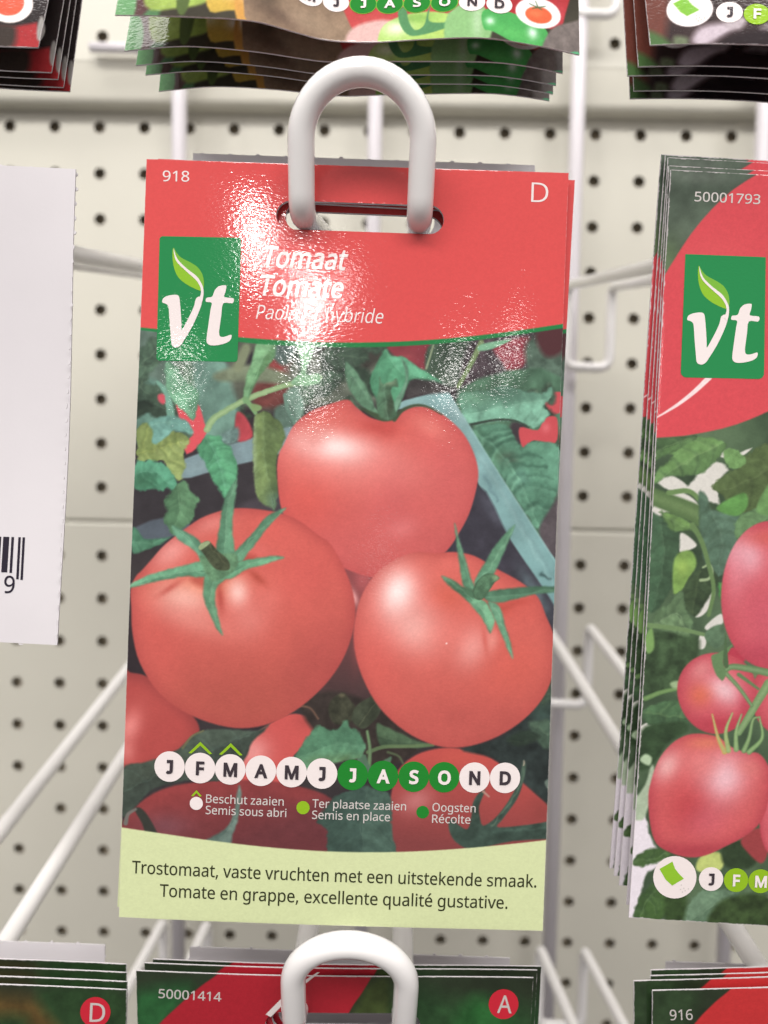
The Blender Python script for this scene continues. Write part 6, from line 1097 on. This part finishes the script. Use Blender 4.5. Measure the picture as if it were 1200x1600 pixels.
for tx, a, b in (('Beschut zaaien', (324, 1250.5), (444.5, 1254.8)), ('Semis sous abri', (323.5, 1268), (448.5, 1272.6)), ('Ter plaatse zaaien', (489, 1257.5), (634, 1262.5)), ('Semis en place', (488.5, 1275), (609, 1279.2)), ('Oogsten', (675, 1264), (742, 1266.4)), ('Récolte', (674.5, 1282), (734, 1284))):
    sh.decal('legend_line', root, text_polys(tx, a, b, 12.8, .004), G_)
B_ = M['brown_ink']
sh.decal('caption_line', root, text_polys('Trostomaat, vaste vruchten met een uitstekende smaak.', (208, 1361.5), (837, 1385), 19.2, .007), B_)
sh.decal('caption_line', root, text_polys('Tomate en grappe, excellente qualité gustative.', (251.5, 1397.5), (792, 1418), 19.2, .007), B_)
def turned(fr, piv, ang, off):
    m = fr.mat(); p = Vector(fr.pts(np.array(piv[0]), np.array(piv[1])))
    return Matrix.Translation(p + Vector(fr.n * off - fr.u * .0005)) @ Matrix.Rotation(math.radians(ang), 4, Vector(fr.n)) @ Matrix.Translation(-p) @ m
copy_packet(root, tparts, turned(fr, (fr.W, .055), -1.05, -.0019), 'red topped seed packet right behind the front tomato packet, only its right edge showing', GT)
copy_packet(root, tparts, turned(fr, (fr.W * .5, .13), -.5, -.0040), 'rearmost tomato seed packet of the middle hook, seen only through the hanging slot', GT)

# plum tomato packets on the right
GP = 'plum tomato seed packets on the right hook'
zt_, zb_ = .1475, .1475
frp = Frame(at(982, 1433, zb_), at(1049, 264, zt_), at(1712, 284, zt_))
S, T = frp.inv(1384, 356); hole = (S, T, .0163, .0028)
sh = Sheet(frp, .0006, .00015, lambda s, t: .0006 * np.sin(t * 38 + s * 9) + 0 * s, hole)
root = empty('seed_packet', frp.mat(), 'glossy plum tomato seed packet numbered 50001793, frontmost of the stack at the right edge', 'seed packet', GP)
st = .00016
sleeve = sh.build('paper_sleeve', root, dense(0, .030, st, (frp.W, .0007)), np.linspace(0, frp.H, int(frp.H / st)), art_plum, fleck=.12)
emblem(sh, root, [(1071.7, 396.2), (1197, 401.6), (1193.3, 592.5), (1063.5, 589.5)], (.012, .07), [M['badge_green']])
sh.decal('article_number', root, text_polys('50001793', (1086, 313.5), (1188, 318.5), 14.8, .006), G_)
months(sh, root, [('J', 1108.8, 1371), ('F', 1147.4, 1372.4), ('M', 1185.3, 1374), ('A', 1224, 1375.6), ('M', 1262, 1377), ('J', 1300, 1378.4), ('J', 1338, 1380), ('A', 1376, 1381.5), ('S', 1414, 1383), ('O', 1452, 1384.4), ('N', 1490, 1386), ('D', 1528, 1387.4)], 18.8, 17, .03, (6, 7, 8, 9), pale=(1, 2, 3))
class _Shim:                                        # draws the sowing icon as flat ink shapes
    def __init__(s, sh, root): s.sh, s.root, s.k = sh, root, 0; s.par = None
    def fill(s, P, col, **kw):
        nm = 'sowing_icon' if s.k == 0 else ('icon_packet' if s.k == 1 else 'icon_seed')
        mt = W_ if s.k == 0 else (M['leaf_green'] if s.k == 1 else M['grey_ink'])
        o = s.sh.decal(nm, s.par or s.root, [[[(float(x), float(y)) for x, y in P]]], mt, .00006 + .00002 * min(s.k, 2))
        if s.k == 0: s.par = o
        s.k += 1
_icon_packet(_Shim(sh, root), 1052.7, 1368.6, 1.0)
for bl, tl, zb2, zt2, lb in (((978.5, 1413), (1045.6, 265), .1500, .1484, 'plum tomato packet second from the front of the right stack, a thin left edge showing'),
                             ((967, 1383), (1043.2, 266.5), .1536, .1492, 'plum tomato packet third from the front of the right stack, a thin left edge showing'),
                             ((959, 1368), (1038.5, 268.5), .1556, .1502, 'plum tomato packet fourth in the right stack, its lower corner ending higher'),
                             ((952, 1356), (1031.5, 271.5), .1575, .1514, 'plum tomato packet rearmost of the right stack, widest left edge showing')):
    f2 = Frame(at(*bl, zb2), at(*tl, zt2), at(tl[0] + 663, tl[1] + 20, zt2))
    copy_packet(root, [sleeve], f2.mat(), lb, GP)

# pepper packets at the top
def tilted(bl, br, zb, tilt, W=.083, H=.149):
    BL, BR = at(*bl, zb), at(*br, zb); r = (BR - BL) / np.linalg.norm(BR - BL)
    u = cw((0, -math.cos(math.radians(tilt)), math.sin(math.radians(tilt)))); u -= r * (u @ r); u /= np.linalg.norm(u)
    return Frame(BL, BL + u * H, BL + u * H + r * W)
GQ = 'pepper seed packets at the top middle'
def toprow(fr, wave, art, ts, us, name_label, group, fleck, hole=True):
    sh = Sheet(fr, .0004, .00013, wave, (fr.W / 2, fr.H - .0115, .0163, .0028) if hole else None)
    root = empty('seed_packet', fr.mat(), name_label, 'seed packet', group)
    return sh, root, sh.build('paper_sleeve', root, us, ts, art, fleck=fleck)
fq = tilted((190, 50), (908, 76), .1385, 13)
stq = .00015; usq = np.linspace(0, fq.W, int(fq.W / stq)); tsq = dense(0, .022, stq, (fq.H, .0014))
def ripple(xs, mm):
    q = smooth_line(list(zip(xs, mm)), 6)
    return lambda s, t: np.interp(s, q[:, 0], q[:, 1]) * .001 * np.exp(-t / .05)
wv = ripple([0, .010, .0235, .031, .037, .045, .055, .065, .075, .083], [3.5, 3.7, 3.4, 1.4, -.2, -.3, .8, 1.5, .2, -1.5])
sh, root, slv = toprow(fq, wv, art_peppers, tsq, usq, 'front seed packet at the top with green and red peppers above the big hook', GQ, .03)
MQ = [('J', 342, -11), ('F', 390, -7), ('M', 437, -3), ('M', 484, 1), ('J', 525, 4.4), ('J', 567.5, 6.5), ('A', 608.8, 8.6), ('S', 651, 11), ('O', 693.5, 13), ('N', 736, 14.8), ('D', 778.5, 17)]
months(sh, root, MQ, 20.3, 17, .03, (5, 6, 7, 8), ky=.70, pale=(2,), ring=True)
wv2 = ripple([0, .012, .025, .038, .048, .067, .075, .083], [-.6, 1.4, 1.2, 0, .8, 2.2, 2.0, .8])
f2 = tilted((193, 76), (871, 120), .1452, 15)
sh2 = Sheet(f2, .0004, .00013, wv2, (f2.W / 2, f2.H - .0115, .0163, .0028)); sh2.f = fq
r2 = empty('seed_packet', f2.mat(), 'pepper seed packet second from the front at the top, its lower edge in shade', 'seed packet', GQ)
s2 = sh2.build('paper_sleeve', r2, usq, tsq, art_peppers, fleck=.05)
for bl, br, zb, ti, lb in (((211, 99), (866, 139), .1515, 13, 'pepper seed packet third from the front at the top, a strip showing'),
                           ((226, 114), (862, 152), .1562, 12, 'pepper seed packet fourth from the front at the top, a narrow strip showing'),
                           ((247, 140), (856, 162), .1632, 11, 'rearmost pepper seed packet at the top, lowest strip above the cream rail')):
    copy_packet(r2, [s2], tilted(bl, br, zb, ti).mat(), lb, GQ)

GD = 'dark seed packets in the upper right corner'
fd = tilted((1013.5, 77), (1725, 100), .1400, 18)
usd = dense(0, .026, .00016, (fd.W, .001)); tsd = dense(0, .02, .00016, (fd.H, .0014))
wv3 = lambda s, t: (.0016 * np.sin(s * 60 + .5)) * np.exp(-t / .05)
sh, root, slv = toprow(fd, wv3, art_dark, tsd, usd, 'dark brown seed packet with a sowing icon, front one in the upper right corner', GD, .07)
months(sh, root, [('J', 1133.7, 32), ('F', 1176, 35.2), ('M', 1218, 38.4), ('A', 1260, 41.5)], 20.5, 18, .03, (), ky=.80, pale=(1, 2))
for bl, zb, ti, lb in (((995, 110), .1462, 15, 'dark seed packet second from the front in the upper right corner'),
                       ((978, 124), .1490, 14, 'dark seed packet third from the front in the upper right corner, reaching farthest left'),
                       ((988, 147), .1560, 12, 'dark seed packet fourth from the front in the upper right corner'),
                       ((982, 159), .1590, 11, 'rearmost dark seed packet in the upper right corner, its lower edge lowest')):
    copy_packet(root, [slv], tilted(bl, (bl[0] + 700 * .139 / zb, bl[1] + 24), zb, ti).mat(), lb, GD)

GE = 'red and black seed packets in the upper left corner'
fe = tilted((-655, 40), (57, 66), .1400, 18)
use = dense(0, .057, .001, (fe.W, .00016)); tse = dense(0, .02, .00016, (fe.H, .0014))
sh, root, slv = toprow(fe, lambda s, t: (.0012 * np.sin(s * 60)) * np.exp(-t / .05), art_redleft, tse, use, 'red and black seed packet with a round icon, front of the upper left corner', GE, .06)
for br, zb, ti, lb in (((78, 106), .1470, 15, 'red and black seed packet second from the front in the upper left corner'),
                       ((88, 117), .1502, 14, 'red and black seed packet third from the front in the upper left corner'),
                       ((97, 130), .1540, 13, 'red and black seed packet fourth from the front in the upper left corner'),
                       ((107, 137), .1572, 12, 'rearmost red and black seed packet in the upper left corner, reaching farthest right')):
    copy_packet(root, [slv], tilted((br[0] - 712 * .140 / zb, br[1] - 26), br, zb, ti).mat(), lb, GE)

# packets at the bottom edge
def hung(tl, tr, z, lean, H=.149, zr=None):
    TL, TR_ = at(*tl, z), at(*tr, zr or z); r = (TR_ - TL) / np.linalg.norm(TR_ - TL)
    u = cw((.035, -math.cos(math.radians(lean)), -math.sin(math.radians(lean)))); u -= r * (u @ r); u /= np.linalg.norm(u)
    return Frame(TL - u * H, TL, TR_)
def lowrow(fr, art, us, label, group, holepx=None, fleck=.05):
    hole = None
    if holepx is not None:
        S, T = fr.inv(*holepx); hole = (S, T, .0163, .0030)
    ts = dense(fr.H - .016, fr.H, .00016, (0, .0014))
    sh = Sheet(fr, .0005, .00014, lambda s, t: .0005 * np.sin(s * 55) + 0 * t, hole)
    root = empty('seed_packet', fr.mat(), label, 'seed packet', group)
    return sh, root, sh.build('paper_sleeve', root, us, ts, art, fleck=fleck)
GM = 'seed packets under the lower hook'
fm = hung((213, 1516), (834, 1530), .1604, 8)
sh, root, slv = lowrow(fm, art_low_mid, np.linspace(0, fm.W, int(fm.W / .00016)), 'dark green and red seed packet numbered 50001414 under the lower hook', GM, (536, 1599))
sh.decal('article_number', root, text_polys('50001414', (248.5, 1557), (346.5, 1560.5), 13.8, .006), G_)
bd = sh.decal('grade_badge', root, [[ngon(787, 1570, 23.3)]], M['red_ink'], .00006); sh.decal('badge_letter', bd, text_polys('A', (777, 1583), (799, 1584), 27, .004), M['grey_ink'], .0001)
sh.decal('white_swoosh', root, [[[(416, 1580), (440, 1556), (470, 1532), (496, 1516), (500, 1516), (474, 1536), (446, 1562), (424, 1584)]]], M['white_ink'])
for tl, tr, z, lb in (((226, 1504), (838, 1518), .1622, 'seed packet second behind the one numbered 50001414'), ((239, 1498), (842, 1512), .1640, 'seed packet third behind the one numbered 50001414, its top edge highest')):
    copy_packet(root, [slv], hung(tl, tr, z, 7).mat(), lb, GM)
GL = 'seed packets in the lower left corner'
fl_ = hung((-440, 1512), (197, 1549), .1580, 8)
sh, root, slv = lowrow(fl_, art_low_left, dense(0, .055, .001, (fl_.W, .00016)), 'dark green seed packet with a red D badge, front one in the lower left corner', GL, (-120, 1610), .09)
bd = sh.decal('grade_badge', root, [[ngon(148.5, 1582.5, 23.5)]], M['red_ink'], .00006); sh.decal('badge_letter', bd, text_polys('D', (139.5, 1597), (163, 1598), 29, .002), M['grey_ink'], .0001)
for tl, tr, z, lb in (((-434, 1500), (192, 1536), .1592, 'dark seed packet second from the front in the lower left corner'), ((-428, 1487), (198, 1522), .1610, 'dark seed packet third from the front in the lower left corner'), ((-420, 1474), (199, 1509), .1632, 'dark seed packet rearmost in the lower left corner, its top edge highest')):
    copy_packet(root, [slv], hung(tl, tr, z, 7).mat(), lb, GL)
GR = 'seed packets in the lower right corner'
fr_ = hung((1019, 1547), (1660, 1520), .1550, 8)
sh, root, slv = lowrow(fr_, art_low_right, dense(0, .026, .00016, (fr_.W, .001)), 'green and red seed packet numbered 916 in the lower right corner', GR, (1342, 1612), .10)
sh.decal('article_number', root, text_polys('916', (1046, 1592), (1081, 1590.5), 16, .004), G_)
for tl, tr, z, lb in (((990, 1532), (1630, 1505), .1572, 'seed packet behind the one numbered 916, standing out to its left'), ((1016, 1524), (1628, 1499), .1598, 'seed packet third in the lower right corner'), ((1017, 1515), (1620, 1490), .1612, 'seed packet rearmost in the lower right corner, its top edge highest')):
    copy_packet(root, [slv], hung(tl, tr, z, 7).mat(), lb, GR)
